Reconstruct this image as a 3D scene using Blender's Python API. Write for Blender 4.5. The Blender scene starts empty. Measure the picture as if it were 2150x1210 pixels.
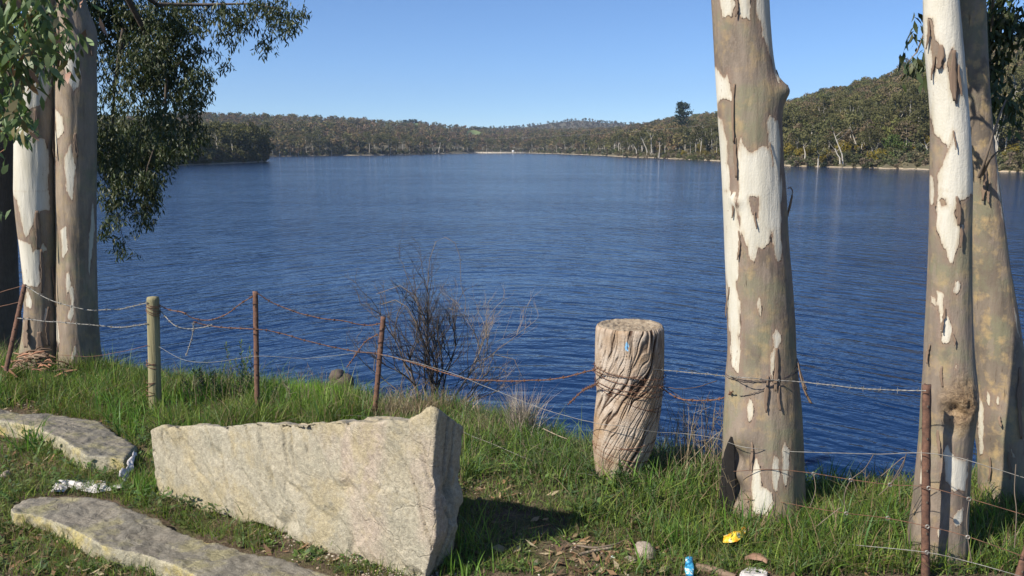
import bpy, math, random
import numpy as np
from mathutils import Vector, Matrix
random.seed(7)
rs = np.random.RandomState(11)
C = bpy.context.scene.collection
SC = bpy.context.scene

# ---------------------------------------------------------------- camera, sky, sun, exposure
CAMZ, PITCH, FPX = 1.6, math.radians(9.3), 1791.7
cam = bpy.data.cameras.new('camera'); cam.lens = 30.0; cam.sensor_width = 36.0
cam.clip_start = 0.05; cam.clip_end = 20000
co = bpy.data.objects.new('camera', cam); C.objects.link(co)
co.location = (0, 0, CAMZ); co.rotation_euler = (math.pi/2 - PITCH, 0, 0)
SC.camera = co
SUN_EL = math.radians(41); SUN_AZ = math.radians(56)      # azimuth from -Y towards -X
to_sun = Vector((-math.sin(SUN_AZ)*math.cos(SUN_EL), -math.cos(SUN_AZ)*math.cos(SUN_EL), math.sin(SUN_EL)))
w = bpy.data.worlds.new('World'); SC.world = w; w.use_nodes = True
nt = w.node_tree; nt.nodes.clear()
sky = nt.nodes.new('ShaderNodeTexSky'); sky.sky_type = 'NISHITA'; sky.sun_disc = False
sky.sun_elevation = SUN_EL
sky.sun_rotation = math.atan2(to_sun.x, to_sun.y)
sky.altitude = 3000; sky.air_density = 1.0; sky.dust_density = 0.0; sky.ozone_density = 8.0
bg = nt.nodes.new('ShaderNodeBackground'); bg.inputs['Strength'].default_value = 0.100
wo = nt.nodes.new('ShaderNodeOutputWorld')
nt.links.new(sky.outputs[0], bg.inputs[0]); nt.links.new(bg.outputs[0], wo.inputs[0])
sl = bpy.data.lights.new('sun', 'SUN'); sl.energy = 5.0; sl.angle = math.radians(0.55); sl.color = (1.0, 0.925, 0.80)
so = bpy.data.objects.new('sun', sl); C.objects.link(so); so.location = (-30, -20, 40)
so.rotation_euler = to_sun.to_track_quat('Z', 'Y').to_euler()
SC.view_settings.view_transform = 'Standard'; SC.view_settings.look = 'None'
SC.view_settings.exposure = 0.56; SC.view_settings.gamma = 1.0
SC.render.engine = 'CYCLES'
SC.cycles.max_bounces = 6; SC.cycles.transparent_max_bounces = 8

# ---------------------------------------------------------------- measuring helpers (photo pixel -> world point)
ct, st = math.cos(PITCH), math.sin(PITCH)
def ray(px, py):
    a = (px-1075)/FPX; b = (605-py)/FPX
    return Vector((a, ct + b*st, -st + b*ct))
def P(px, py, Y):
    d = ray(px, py); t = Y/d.y
    return Vector((d.x*t, Y, CAMZ + d.z*t))
def proj(X, Y, Z):
    Z = Z-CAMZ; dep = Y*ct - Z*st; up = Y*st + Z*ct
    dep = np.maximum(dep, 1e-3)
    return 1075+FPX*X/dep, 605-FPX*up/dep
def dep_of(Y, Z): return Y*ct-(Z-CAMZ)*st

# ---------------------------------------------------------------- numpy noise
def _h(ix, iy, iz, s):
    n = (ix*374761393 + iy*668265263 + iz*2147483647 + s*1274126177) & 0xffffffff
    n = ((n ^ (n >> 13))*1274126177) & 0xffffffff
    n = ((n ^ (n >> 16))*2246822519) & 0xffffffff
    return ((n ^ (n >> 15)) & 0xffff)/65535.0
def vn(x, y, z=0, s=0):
    x, y, z = np.broadcast_arrays(np.asarray(x, float), np.asarray(y, float), np.asarray(z, float))
    ix, iy, iz = np.floor(x).astype(np.int64), np.floor(y).astype(np.int64), np.floor(z).astype(np.int64)
    fx, fy, fz = x-ix, y-iy, z-iz
    fx, fy, fz = fx*fx*(3-2*fx), fy*fy*(3-2*fy), fz*fz*(3-2*fz)
    r = 0
    for a in (0, 1):
        for b in (0, 1):
            for c in (0, 1):
                r = r + _h(ix+a, iy+b, iz+c, s)*(fx if a else 1-fx)*(fy if b else 1-fy)*(fz if c else 1-fz)
    return r
def fbm(x, y, z=0, o=4, s=0):
    r = 0; a = 0.5; t = 0
    x, y, z = np.asarray(x, float), np.asarray(y, float), np.asarray(z, float)
    for i in range(o):
        r = r + a*vn(x, y, z, s+i*17); t += a; a *= .5; x = x*2.03; y = y*2.03; z = z*2.03
    return r/t

# ---------------------------------------------------------------- object helpers
def tag(o, label=None, cat=None, group=None, kind=None):
    if label: o['label'] = label
    if cat: o['category'] = cat
    if group: o['group'] = group
    if kind: o['kind'] = kind
    return o
def empty(name, loc=(0, 0, 0), **k):
    o = bpy.data.objects.new(name, None); C.objects.link(o); o.location = loc; o.empty_display_size = .1
    return tag(o, **k)
def mkmesh(name, V, F, smooth=False, attrs=None, cols=None):
    """V (n,3); F list of (m,k) int arrays"""
    V = np.asarray(V, np.float32)
    if not isinstance(F, list): F = [F]
    F = [np.asarray(f, np.int32) for f in F if len(f)]
    me = bpy.data.meshes.new(name)
    me.vertices.add(len(V)); me.vertices.foreach_set('co', V.ravel())
    nl = sum(f.size for f in F); npn = sum(len(f) for f in F)
    me.loops.add(nl); me.polygons.add(npn)
    me.loops.foreach_set('vertex_index', np.concatenate([f.ravel() for f in F]))
    tot = np.concatenate([np.full(len(f), f.shape[1], np.int32) for f in F])
    stt = np.concatenate([[0], np.cumsum(tot)[:-1]]).astype(np.int32)
    me.polygons.foreach_set('loop_start', stt)
    me.update(calc_edges=True)
    if smooth: me.polygons.foreach_set('use_smooth', np.ones(npn, bool))
    for k, a in (attrs or {}).items():
        at = me.attributes.new(k, 'FLOAT', 'POINT'); at.data.foreach_set('value', np.asarray(a, np.float32).ravel())
    if cols is not None:
        at = me.attributes.new('tint', 'FLOAT_COLOR', 'POINT')
        c = np.ones((len(V), 4), np.float32); c[:, :3] = cols; at.data.foreach_set('color', c.ravel())
    me.validate()
    return me
def obj(name, me, mat, parent=None, **k):
    o = bpy.data.objects.new(name, me); C.objects.link(o)
    if mat and not me.materials: me.materials.append(mat)
    if parent: o.parent = parent
    return tag(o, **k)
def grid_faces(nr, nc, wrap=False):
    r = np.arange(nr-1)[:, None]; c = np.arange(nc if wrap else nc-1)[None, :]
    c2 = (c+1) % nc
    return np.stack([r*nc+c, r*nc+c2, (r+1)*nc+c2, (r+1)*nc+c], -1).reshape(-1, 4)
def tube(pts, rad, k=6, close=True):
    """pts (n,3), rad scalar or (n,) -> V,F"""
    pts = np.asarray(pts, float); n = len(pts); rad = np.broadcast_to(np.asarray(rad, float), (n,))
    T = np.gradient(pts, axis=0); T /= np.linalg.norm(T, axis=1, keepdims=True)+1e-12
    ref = np.array([0, 0, 1.]) if abs(T[:, 2]).mean() < .8 else np.array([1., 0, 0])
    U = np.cross(T, ref); U /= np.linalg.norm(U, axis=1, keepdims=True)+1e-12
    W = np.cross(T, U)
    a = np.arange(k)*2*math.pi/k
    V = pts[:, None]+rad[:, None, None]*(np.cos(a)[None, :, None]*U[:, None]+np.sin(a)[None, :, None]*W[:, None])
    return V.reshape(-1, 3), grid_faces(n, k, True)
class MB:
    def __init__(s): s.V = []; s.F = {}; s.n = 0; s.C = []
    def add(s, V, F, col=None):
        V = np.asarray(V, float); F = np.asarray(F)
        s.F.setdefault(F.shape[1], []).append(F+s.n); s.V.append(V); s.n += len(V)
        if col is not None: s.C.append(np.broadcast_to(np.asarray(col, float), (len(V), 3)))
    def mesh(s, name, smooth=False):
        return mkmesh(name, np.concatenate(s.V), [np.concatenate(f) for f in s.F.values()], smooth,
                      cols=np.concatenate(s.C) if s.C else None)
def copy_tree(o, parent=None):
    kids = list(o.children)
    c = o.copy(); C.objects.link(c)
    if parent: c.parent = parent
    for ch in kids: copy_tree(ch, c)
    return c

# ---------------------------------------------------------------- material helpers
class NT:
    def __init__(s, name):
        s.m = bpy.data.materials.new(name); s.m.use_nodes = True; s.t = s.m.node_tree; s.t.nodes.clear()
        s.out = s.t.nodes.new('ShaderNodeOutputMaterial')
        s.b = s.t.nodes.new('ShaderNodeBsdfPrincipled'); s.link(s.b.outputs[0], s.out.inputs[0])
        s.co = s.t.nodes.new('ShaderNodeTexCoord').outputs['Object']
    def link(s, a, b): s.t.links.new(a, b)
    def n(s, typ, ins=None, **k):
        nd = s.t.nodes.new(typ)
        for a, v in k.items(): setattr(nd, a, v)
        for a, v in (ins or {}).items():
            sk = nd.inputs[a]
            if hasattr(v, 'is_output') or isinstance(v, bpy.types.NodeSocket): s.link(v, sk)
            else: sk.default_value = v
        return nd
    def scale(s, v, vec=None, loc=(0, 0, 0), rot=(0, 0, 0)):
        return s.n('ShaderNodeMapping', {0: vec or s.co, 'Scale': v, 'Location': loc, 'Rotation': rot}).outputs[0]
    def noise(s, sc, det=4, rough=.55, vec=None, dist=0, color=False):
        nd = s.n('ShaderNodeTexNoise', {'Vector': vec or s.co, 'Scale': sc, 'Detail': det, 'Roughness': rough, 'Distortion': dist})
        return nd.outputs[1 if color else 0]
    def vor(s, sc, vec=None, feat='F1', out=0):
        return s.n('ShaderNodeTexVoronoi', {'Vector': vec or s.co, 'Scale': sc}, feature=feat).outputs[out]
    def ramp(s, f, *st, interp='LINEAR'):
        nd = s.n('ShaderNodeValToRGB', {0: f}); cr = nd.color_ramp; cr.interpolation = interp
        while len(cr.elements) < len(st): cr.elements.new(.5)
        for e, (p, c) in zip(cr.elements, st):
            e.position = p; e.color = (c, c, c, 1) if isinstance(c, (int, float)) else (*c, 1)
        return nd.outputs[0]
    def math(s, op, a, b=0, c=None, clamp=False):
        ins = {0: a, 1: b}
        if c is not None: ins[2] = c
        return s.n('ShaderNodeMath', ins, operation=op, use_clamp=clamp).outputs[0]
    def mix(s, f, a, b, typ='MIX'):
        A = (*a, 1) if isinstance(a, tuple) else a; B = (*b, 1) if isinstance(b, tuple) else b
        return s.n('ShaderNodeMix', {0: f, 6: A, 7: B}, data_type='RGBA', blend_type=typ).outputs[2]
    def attr(s, name, out='Fac'): return s.n('ShaderNodeAttribute', attribute_name=name).outputs[out]
    def bump(s, h, dist, strength=1, normal=None):
        ins = {'Height': h, 'Distance': dist, 'Strength': strength}
        if normal: ins['Normal'] = normal
        return s.n('ShaderNodeBump', ins).outputs[0]
    def set(s, col=None, rough=None, normal=None, **k):
        for nm, v in (('Base Color', col), ('Roughness', rough), ('Normal', normal), *[(a.replace('_', ' '), b) for a, b in k.items()]):
            if v is None: continue
            if isinstance(v, bpy.types.NodeSocket): s.link(v, s.b.inputs[nm])
            else: s.b.inputs[nm].default_value = (*v, 1) if isinstance(v, tuple) else v
        return s.m

def leaf_mat(name, base=None, transl=.25, rough=.55, vary=.25, spec=.3):
    t = NT(name)
    col = t.attr('tint', 'Color') if base is None else None
    rnd = t.n('ShaderNodeObjectInfo').outputs['Random']
    nz = t.noise(3.0, 2)
    if col is None:
        col = t.mix(rnd, tuple(c*(1-vary) for c in base), tuple(c*(1+vary) for c in base))
    col = t.mix(1.0, col, t.ramp(nz, (.3, .8), (.7, 1.15)), 'MULTIPLY')
    t.set(col, rough, **{'Specular_IOR_Level': spec})
    if transl > 0:
        tr = t.n('ShaderNodeBsdfTranslucent', {'Color': t.mix(1.0, col, (1.0, 1.15, .55), 'MULTIPLY')})
        mx = t.n('ShaderNodeMixShader', {0: transl, 1: t.b.outputs[0], 2: tr.outputs[0]})
        t.link(mx.outputs[0], t.out.inputs[0])
    return t.m

M = {}
# water
t = NT('lake_water')
sx = t.n('ShaderNodeSeparateXYZ', {0: t.co})
X, Y = sx.outputs[0], sx.outputs[1]
curve = t.math('MULTIPLY', t.math('SQRT', t.math('ADD', t.math('MULTIPLY', X, X), 30.0)), 1.25)
yp = t.math('ADD', Y, curve)
v = t.n('ShaderNodeCombineXYZ', {0: t.math('MULTIPLY', X, .30), 1: yp, 2: 0.0}).outputs[0]
n1 = t.noise(1.7, 2, .5, v, .35)
n2 = t.noise(4.6, 3, .6, t.n('ShaderNodeCombineXYZ', {0: t.math('MULTIPLY', X, .5), 1: yp, 2: 3.0}).outputs[0], .3)
n3 = t.noise(.55, 2, .5, v, .3)
v2 = t.n('ShaderNodeCombineXYZ', {0: t.math('MULTIPLY', X, .9), 1: Y, 2: 3.0}).outputs[0]
n4 = t.noise(2.2, 3, .6, v2)
gust = t.ramp(t.noise(.05, 4, .65, t.scale((.5, 1.2, 1), rot=(0, 0, .35))), (.36, .36), (.64, .72))
n5 = t.noise(5.5, 3, .65, t.scale((1, 1.3, 1)))
h = t.math('ADD', t.math('MULTIPLY', n1, .17), t.math('MULTIPLY', n2, .022))
h = t.math('ADD', h, t.math('MULTIPLY', n3, .09)); h = t.math('ADD', h, t.math('MULTIPLY', n4, .085))
h = t.math('ADD', h, t.math('MULTIPLY', n5, .012))
h = t.math('MULTIPLY', h, gust)
M['water'] = t.set((.003, .017, .062), .085, t.bump(h, 1.0, 1.0), IOR=1.33, Specular_IOR_Level=.5)

# bark of the gums (patch outline stored as a signed distance, metres)
def loc_(t): return t.scale((1, 1, 1), loc=(5.1, 2.2, 9.4))

def bark(name, cream=(.60, .57, .49), taupe=(.185, .15, .118), dark=(.17, .125, .09), ochre=(.40, .29, .15), och=.28):
    t = NT(name)
    sd = t.attr('sd')
    vz = t.scale((1, 1, .35)); vzz = t.scale((1, 1, .18))
    jag = t.math('SUBTRACT', t.noise(34, 5, .62, vz), .5)
    jag2 = t.math('SUBTRACT', t.noise(90, 3, .6, vzz), .5)
    s2 = t.math('ADD', sd, t.math('ADD', t.math('MULTIPLY', jag, .030), t.math('MULTIPLY', jag2, .014)))
    mask = t.n('ShaderNodeMapRange', {0: s2, 1: -.0012, 2: .0012}).outputs[0]
    edge = t.math('SUBTRACT', 1.0, t.math('MULTIPLY', t.math('ABSOLUTE', s2), 170), clamp=True)
    nA = t.noise(7, 5, .6, vz); nB = t.noise(60, 5, .65, t.scale((1, 1, .12))); nC = t.noise(16, 4, .6)
    tp = t.mix(t.ramp(nA, (.38, 0.), (.60, 1.)), tuple(c*.80 for c in taupe), tuple(c*1.38 for c in taupe))
    tp = t.mix(t.math('MULTIPLY', t.ramp(t.noise(4.2, 5, .65, loc_(t)), (.47, 0.), (.60, 1.)), .7), tp, (.205, .20, .125))
    tp = t.mix(t.math('MULTIPLY', t.ramp(nB, (.52, 0.), (.72, 1.)), .45), tp, dark)
    tp = t.mix(t.math('MULTIPLY', t.ramp(nC, (.50, 0.), (.68, 1.)), och*2), tp, ochre)
    streak = t.ramp(t.noise(26, 3, .5, t.scale((1, 1, .05))), (.66, 0.), (.70, 1.))
    tp = t.mix(t.math('MULTIPLY', streak, .4), tp, dark)
    cm = t.mix(t.ramp(t.noise(9, 4, .6, vz), (.4, 0.), (.7, 1.)), cream, (cream[0]*.84, cream[1]*.83, cream[2]*.78))
    cm = t.mix(t.math('MULTIPLY', t.ramp(nB, (.5, 0.), (.8, 1.)), .35), cm, (.45, .40, .31))
    spot = t.ramp(t.vor(38), (.06, 1.), (.10, 0.))
    sp2 = t.ramp(t.noise(11, 2), (.56, 0.), (.6, 1.))
    cm = t.mix(t.math('MULTIPLY', spot, sp2), cm, (.20, .13, .09))
    fl = t.ramp(t.noise(30, 5, .7, t.scale((1, 1, .22), loc=(7, 3, 1))), (.665, 0.), (.68, 1.)); cm = t.mix(t.math('MULTIPLY', fl, .8), cm, (.24, .17, .12))
    inner = t.n('ShaderNodeMapRange', {0: t.math('ADD', s2, t.math('MULTIPLY', jag2, .03)), 1: .016, 2: .002}).outputs[0]; cm = t.mix(t.math('MULTIPLY', inner, .45), cm, (.44, .36, .24))
    outer = t.n('ShaderNodeMapRange', {0: t.math('ADD', s2, t.math('MULTIPLY', jag, .06)), 1: -.030, 2: -.006}).outputs[0]; tp = t.mix(t.math('MULTIPLY', outer, .5), tp, (.235, .165, .13))
    cr = t.ramp(t.noise(75, 4, .7, t.scale((1, 1, .07), loc=(2, 9, 4))), (.63, 0.), (.67, 1.)); tp = t.mix(t.math('MULTIPLY', t.math('MULTIPLY', cr, t.ramp(t.noise(6, 3, .6), (.45, 0.), (.6, 1.))), .7), tp, (.06, .04, .03))
    pk = t.ramp(t.noise(13, 5, .7, t.scale((1, 1, .5), loc=(1, 5, 8))), (.56, 0.), (.60, 1.)); tp = t.mix(t.math('MULTIPLY', pk, .5), tp, (.27, .215, .17))
    brl = t.attr('burl'); bn = t.noise(45, 5, .75, dist=1.2)
    tp = t.mix(brl, tp, t.ramp(bn, (.35, (.10, .06, .035)), (.5, (.27, .18, .10)), (.66, (.42, .30, .18))))
    col = t.mix(mask, tp, cm)
    col = t.mix(t.math('MULTIPLY', edge, .45), col, (.25, .15, .10))
    h = t.math('ADD', t.math('MULTIPLY', mask, -.004), t.math('MULTIPLY', nB, .004))
    h = t.math('ADD', h, t.math('MULTIPLY', nA, .008))
    h = t.math('ADD', h, t.math('MULTIPLY', t.noise(140, 3), .0015))
    h = t.math('ADD', h, t.math('MULTIPLY', t.math('MULTIPLY', bn, brl), .02))
    return t.set(col, .75, t.bump(h, 1.0, .8), Specular_IOR_Level=.25)
M['bark'] = bark('gum_bark')
M['bark_left'] = bark('gum_bark_left', taupe=(.225, .18, .135), och=.2)
M['bark_ochre'] = bark('gum_bark_ochre', taupe=(.19, .155, .12), och=.45)
t = NT('peeling_bark'); nz = t.noise(30, 4, .6, t.scale((1, 1, .1)))
M['peel'] = t.set(t.mix(nz, (.10, .065, .045), (.27, .19, .13)), .8)
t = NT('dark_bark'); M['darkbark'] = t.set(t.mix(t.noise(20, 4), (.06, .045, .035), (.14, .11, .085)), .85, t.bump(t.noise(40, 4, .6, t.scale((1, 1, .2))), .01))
t = NT('twig_bark'); M['twig'] = t.set(t.mix(t.noise(9, 3), (.10, .075, .055), (.27, .21, .16)), .8)
t = NT('dry_twig'); M['drytwig'] = t.set(t.attr('tint', 'Color'), .8)

# stone
def stone(name, c1, c2, c3, lichen=None, pink=None, bscale=1.0, spark=0.0, crack=1.0):
    t = NT(name)
    d = t.scale((1, 1, 1), rot=(0.3, .9, .4)); ds = t.scale((1, 1, .25), vec=d)
    a = t.noise(2.6, 6, .62, ds, .4); b = t.noise(11, 6, .7, ds, .6); c = t.noise(60, 4, .7); e = t.noise(230, 2, .6)
    col = t.mix(t.ramp(a, (.36, 0.), (.62, 1.)), c1, c2)
    col = t.mix(t.math('MULTIPLY', t.ramp(b, (.45, 0.), (.65, 1.)), .75), col, c3)
    if pink: col = t.mix(t.math('MULTIPLY', t.ramp(t.noise(3.1, 4, .6, t.scale((1, 1, .5), loc=(3.3, 1, 7))), (.54, 0.), (.66, 1.)), .8), col, pink)
    if lichen:
        lm = t.math('MULTIPLY', t.ramp(t.noise(5, 6, .7, loc_(t)), (.5, 0.), (.6, 1.)), .8)
        col = t.mix(lm, col, lichen)
    col = t.mix(1., col, t.ramp(c, (.25, .62), (.75, 1.28)), 'MULTIPLY')
    col = t.mix(1., col, t.ramp(e, (.3, .80), (.7, 1.15)), 'MULTIPLY')
    h = t.math('ADD', t.math('MULTIPLY', b, .022*bscale), t.math('MULTIPLY', c, .008*bscale))
    h = t.math('ADD', h, t.math('MULTIPLY', e, .0018))
    crk = t.ramp(t.vor(3.4, t.n('ShaderNodeVectorMath', {0: t.scale((1.6, 1.6, .5), vec=d), 1: t.scale((.35, .35, .35), vec=t.noise(4, 3, color=True))}, operation='ADD').outputs[0], 'DISTANCE_TO_EDGE'), (0., 0.), (.02, 1.))
    cm = t.ramp(t.noise(2.2, 2), (.50, 0.), (.60, 1.))
    crk = t.math('MAXIMUM', crk, t.math('SUBTRACT', 1.0, cm))
    h = t.math('ADD', h, t.math('MULTIPLY', crk, .008*crack))
    col = t.mix(t.math('MULTIPLY', t.math('SUBTRACT', 1.0, crk), .5*crack), col, (.10, .08, .05))
    sp = t.ramp(t.vor(130, out=0), (.10, 1.), (.16, 0.))
    sp = t.math('MULTIPLY', sp, t.ramp(t.noise(14, 3), (.52, 0.), (.62, 1.)))
    if spark: col = t.mix(t.math('MULTIPLY', sp, spark), col, (.85, .82, .76))
    return t.set(col, .72, t.bump(h, 1.0, .9), Specular_IOR_Level=.35)
M['boulder'] = stone('boulder_stone', (.355, .31, .22), (.41, .37, .28), (.28, .26, .195), lichen=(.37, .31, .19), pink=(.41, .33, .26), spark=.35, crack=.3, bscale=.9)
M['slab'] = stone('slab_stone', (.20, .185, .15), (.25, .22, .175), (.155, .145, .12), lichen=(.30, .27, .15), bscale=.7, crack=.3)
M['slabedge'] = stone('slab_edge_stone', (.36, .325, .24), (.39, .35, .24), (.29, .27, .20), lichen=(.45, .37, .14), bscale=1.0, crack=.2)
M['rock'] = stone('small_rock_stone', (.36, .30, .25), (.42, .35, .29), (.27, .23, .19))
t = NT('pebble_stone'); M['pebble'] = t.set(t.attr('tint', 'Color'), .8)
# ground
t = NT('bank_soil')
a = t.noise(1.6, 5, .6); b = t.noise(14, 6, .7); c = t.noise(90, 4, .7)
col = t.mix(t.ramp(b, (.38, 0.), (.62, 1.)), (.085, .06, .04), (.18, .135, .092))
col = t.mix(t.math('MULTIPLY', t.ramp(t.noise(5, 6, .7), (.48, 0.), (.58, 1.)), .6), col, (.085, .10, .03))
col = t.mix(1., col, t.ramp(c, (.3, .6), (.7, 1.3)), 'MULTIPLY')
h = t.math('ADD', t.math('MULTIPLY', b, .03), t.math('MULTIPLY', c, .012))
M['soil'] = t.set(col, .9, t.bump(h, 1.0, 1.0), Specular_IOR_Level=.2)
t = NT('hill_soil')
z = t.n('ShaderNodeSeparateXYZ', {0: t.co}).outputs[2]
col = t.mix(t.noise(.05, 5, .6), (.085, .075, .04), (.13, .11, .065))
zz = t.math('ADD', z, t.math('MULTIPLY', t.noise(.25, 4), .5))
col = t.mix(t.n('ShaderNodeMapRange', {0: zz, 1: -2.10, 2: -2.22}).outputs[0], col, (.40, .32, .22))
M['hill'] = t.set(col, .95)
t = NT('pasture'); M['pasture'] = t.set(t.mix(t.noise(.1, 4), (.09, .12, .04), (.12, .16, .06)), .9)

M['grass'] = leaf_mat('grass_blades', None, .38, .5)
M['drygrass'] = leaf_mat('dry_grass_blades', None, .15, .7)
M['forest'] = leaf_mat('forest_leaves', None, .22, .95, spec=.03)
M['gumleaf'] = leaf_mat('gum_leaves', None, .18, .5, spec=.35)
M['gumfar'] = leaf_mat('far_gum_leaves', (.115, .112, .050), .22, .95, vary=.30, spec=.03)
M['wattle'] = leaf_mat('wattle_leaves', (.20, .155, .018), .2, .6, vary=.25)
M['greenbush'] = leaf_mat('bright_bush_leaves', (.065, .095, .02), .15, .6, vary=.15)
M['pine'] = leaf_mat('pine_needles', (.026, .042, .022), .05, .6, vary=.1)
t = NT('pale_far_bark'); M['fartrunk'] = t.set(t.mix(t.noise(.8, 4), (.30, .26, .21), (.62, .58, .50)), .8)
def simple(name, c1, c2, sc=20, rough=.7, bd=0, **k):
    t = NT(name); nz = t.noise(sc, 5, .65)
    return t.set(t.mix(t.ramp(nz, (.35, 0.), (.65, 1.)), c1, c2), rough, t.bump(nz, bd) if bd else None, **k)
M['rust'] = simple('rusty_steel', (.085, .045, .032), (.19, .095, .06), 60, .8, .002)
M['rustwire'] = simple('rusty_wire', (.09, .045, .03), (.22, .11, .065), 40, .8)
M['greywire'] = simple('galvanised_wire', (.15, .145, .13), (.30, .285, .26), 30, .5)
M['darkwire'] = simple('dark_wire', (.05, .04, .04), (.10, .07, .06), 30, .6)
t = NT('weathered_post_wood'); nz = t.noise(40, 5, .6, t.scale((1, 1, .06)))
M['postwood'] = t.set(t.mix(t.ramp(nz, (.3, 0.), (.7, 1.)), (.17, .15, .075), (.34, .30, .17)), .8, t.bump(nz, .01))
# stump wood
t = NT('stump_wood')
g = t.attr('groove'); pt = t.attr('paint')
nz = t.noise(25, 5, .65, t.scale((1, 1, .25), rot=(0, .35, 0))); nb = t.noise(5, 4, .6)
col = t.mix(t.ramp(nb, (.38, 0.), (.62, 1.)), (.34, .235, .145), (.48, .41, .34))
col = t.mix(t.math('MULTIPLY', t.ramp(nz, (.45, 0.), (.7, 1.)), .5), col, (.22, .14, .085))
col = t.mix(t.n('ShaderNodeMapRange', {0: g, 1: .10, 2: .75}).outputs[0], col, (.075, .045, .03))
col = t.mix(t.ramp(t.math('ADD', pt, t.math('MULTIPLY', t.math('SUBTRACT', t.noise(120, 2), .5), .9)), (.48, 0.), (.52, 1.)), col, (.22, .46, .70))
M['stump'] = t.set(col, .85, t.bump(t.math('ADD', nz, t.noise(120, 3)), .004), Specular_IOR_Level=.2)
t = NT('stump_end_grain')
rr = t.n('ShaderNodeVectorMath', {0: t.co}, operation='LENGTH').outputs[1]
M['stumptop'] = t.set(t.mix(t.ramp(t.noise(30, 5, .7), (.35, 0.), (.65, 1.)), (.17, .125, .085), (.40, .33, .24)), .9, t.bump(t.noise(60, 4, .7), .008))
# ================================================================ THE GROUND
PXC = np.array([-900, 0, 300, 480, 560, 700, 820, 930, 1040, 1120, 1200, 1400, 1550, 1700, 1900, 2150, 3000.])
CRE = np.array([7.2, 6.9, 6.3, 5.8, 5.5, 5.4, 5.3, 5.2, 5.0, 4.75, 4.5, 4.3, 4.1, 3.95, 3.9, 4.2, 4.3])
SLP = np.array([.5, .5, .5, .42, .31, .30, .38, .34, .45, .55, .6, .6, .65, .7, .7, .7, .7])
WZ = -2.6
def ghgt(X, Y, fine=True):
    X, Y = np.asarray(X, float), np.asarray(Y, float)
    px = 1075 + FPX*X/np.maximum(Y*1.03+.3, 1.0)
    c = np.interp(px, PXC, CRE); s = np.interp(px, PXC, SLP)
    z = -0.03*np.clip(Y-4, 0, None)
    zc = -0.03*np.clip(c-4, 0, None)
    d = Y-c
    k = .35                                   # rounded crest
    dd = np.where(d < -k, 0, np.where(d > k, d, (d+k)**2/(4*k)))
    z = np.where(d > 0, zc, z) - s*dd
    z = z + .06*(fbm(X*1.1+5, Y*1.1, 0, 3)-.5)*np.clip(2-np.abs(X)*0, 0, 1)
    if fine: z = z + .025*(fbm(X*7, Y*7, 0, 3, 5)-.5)
    return np.maximum(z, -3.6)
def G(px, py):
    """where the sight line through a photo pixel meets the bank"""
    d = ray(px, py); a, b = 1.5, 16.0
    ts = np.linspace(a, b, 1500)/d.y
    zz = CAMZ+d.z*ts-ghgt(d.x*ts, d.y*ts)
    i = np.argmax(zz < 0)
    t_ = ts[i] if zz[i] < 0 else ts[-1]
    return Vector((d.x*t_, d.y*t_, CAMZ+d.z*t_))
def gz(x, y): return float(ghgt(x, y))

xs = np.concatenate([np.linspace(-300, -14, 30), np.linspace(-13, -4.1, 60), np.arange(-4.0, 4.0, .03), np.linspace(4.1, 13, 60), np.linspace(14, 300, 30)])
ys = np.concatenate([np.linspace(-200, -5, 20), np.linspace(-4, 2.4, 30), np.arange(2.45, 7.5, .03), np.arange(7.6, 20, .1), np.linspace(21, 40, 8)])
gx, gy = np.meshgrid(xs, ys)
gzv = ghgt(gx, gy)
obj('ground', mkmesh('ground', np.stack([gx, gy, gzv], -1).reshape(-1, 3), grid_faces(len(ys), len(xs)), True), M['soil'], kind='structure')
# lake bed and water sheets
def sheet(name, x0, x1, y0, y1, z, mat):
    obj(name, mkmesh(name, [(x0, y0, z), (x1, y0, z), (x1, y1, z), (x0, y1, z)], [[[0, 1, 2, 3]]]), mat, kind='structure')
sheet('lake_bed', -2400, 2400, -600, 2500, -3.9, M['hill'])
sheet('water', -2400, 2400, 2.0, 2500, WZ, M['water'])

# ================================================================ FAR HILLS
HP = np.array([-1600, -400, 330, 580, 850, 1000, 1110, 1200, 1300, 1440, 1500, 1650, 1950, 2150, 2700, 3600.])
HD0 = np.array([480, 480, 470, 465, 560, 750, 750, 600, 430, 325, 295, 215, 190, 175, 160, 150.])
HDR = np.array([950, 950, 900, 900, 1050, 1200, 1300, 1300, 1150, 800, 640, 500, 430, 390, 360, 340.])
SP = np.array([-1600, -400, 330, 380, 440, 600, 700, 780, 860, 950, 1000, 1060, 1110, 1150, 1210, 1300, 1350, 1400, 1450, 1500, 1600, 1650, 1700, 1750, 1800, 1850, 1900, 1950, 2050, 2150, 2700, 3600.])
SY = np.array([245, 245, 246, 240, 236, 238, 242, 247, 252, 259, 267, 269, 268, 268, 268, 266, 256, 247, 238, 230, 214, 205, 192, 180, 166, 152, 138, 126, 112, 98, 60, 60.])
def hill_h(px, D):
    d0 = np.interp(px, HP, HD0); dr = np.interp(px, HP, HDR); sy = np.interp(px, SP, SY)
    zr = CAMZ + (313-sy)/FPX*dr - np.interp(px, [900, 1500], [13.5, 11.0])
    t = np.clip((D-d0)/(dr-d0), -0.2, 3)
    prof = np.where(t < 0, t*6, np.where(t < 1, t**.85, 1-.25*(t-1)))
    z = (WZ-.15) + prof*(zr-WZ) + np.where(t > 0, np.clip(t*6, 0, 1), 0)*0.9
    z = z + np.clip(t*3, 0, 1)*(fbm(px/55., D/60., 0, 3, 3)-.5)*np.clip(zr*.22, 0, 9)
    return np.where(t < 0, np.maximum(z, -3.8), z)
def polar(px, D):
    a = (px-1075)/FPX/ct
    Y = D/np.sqrt(1+a*a)
    return a*Y, Y
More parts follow.
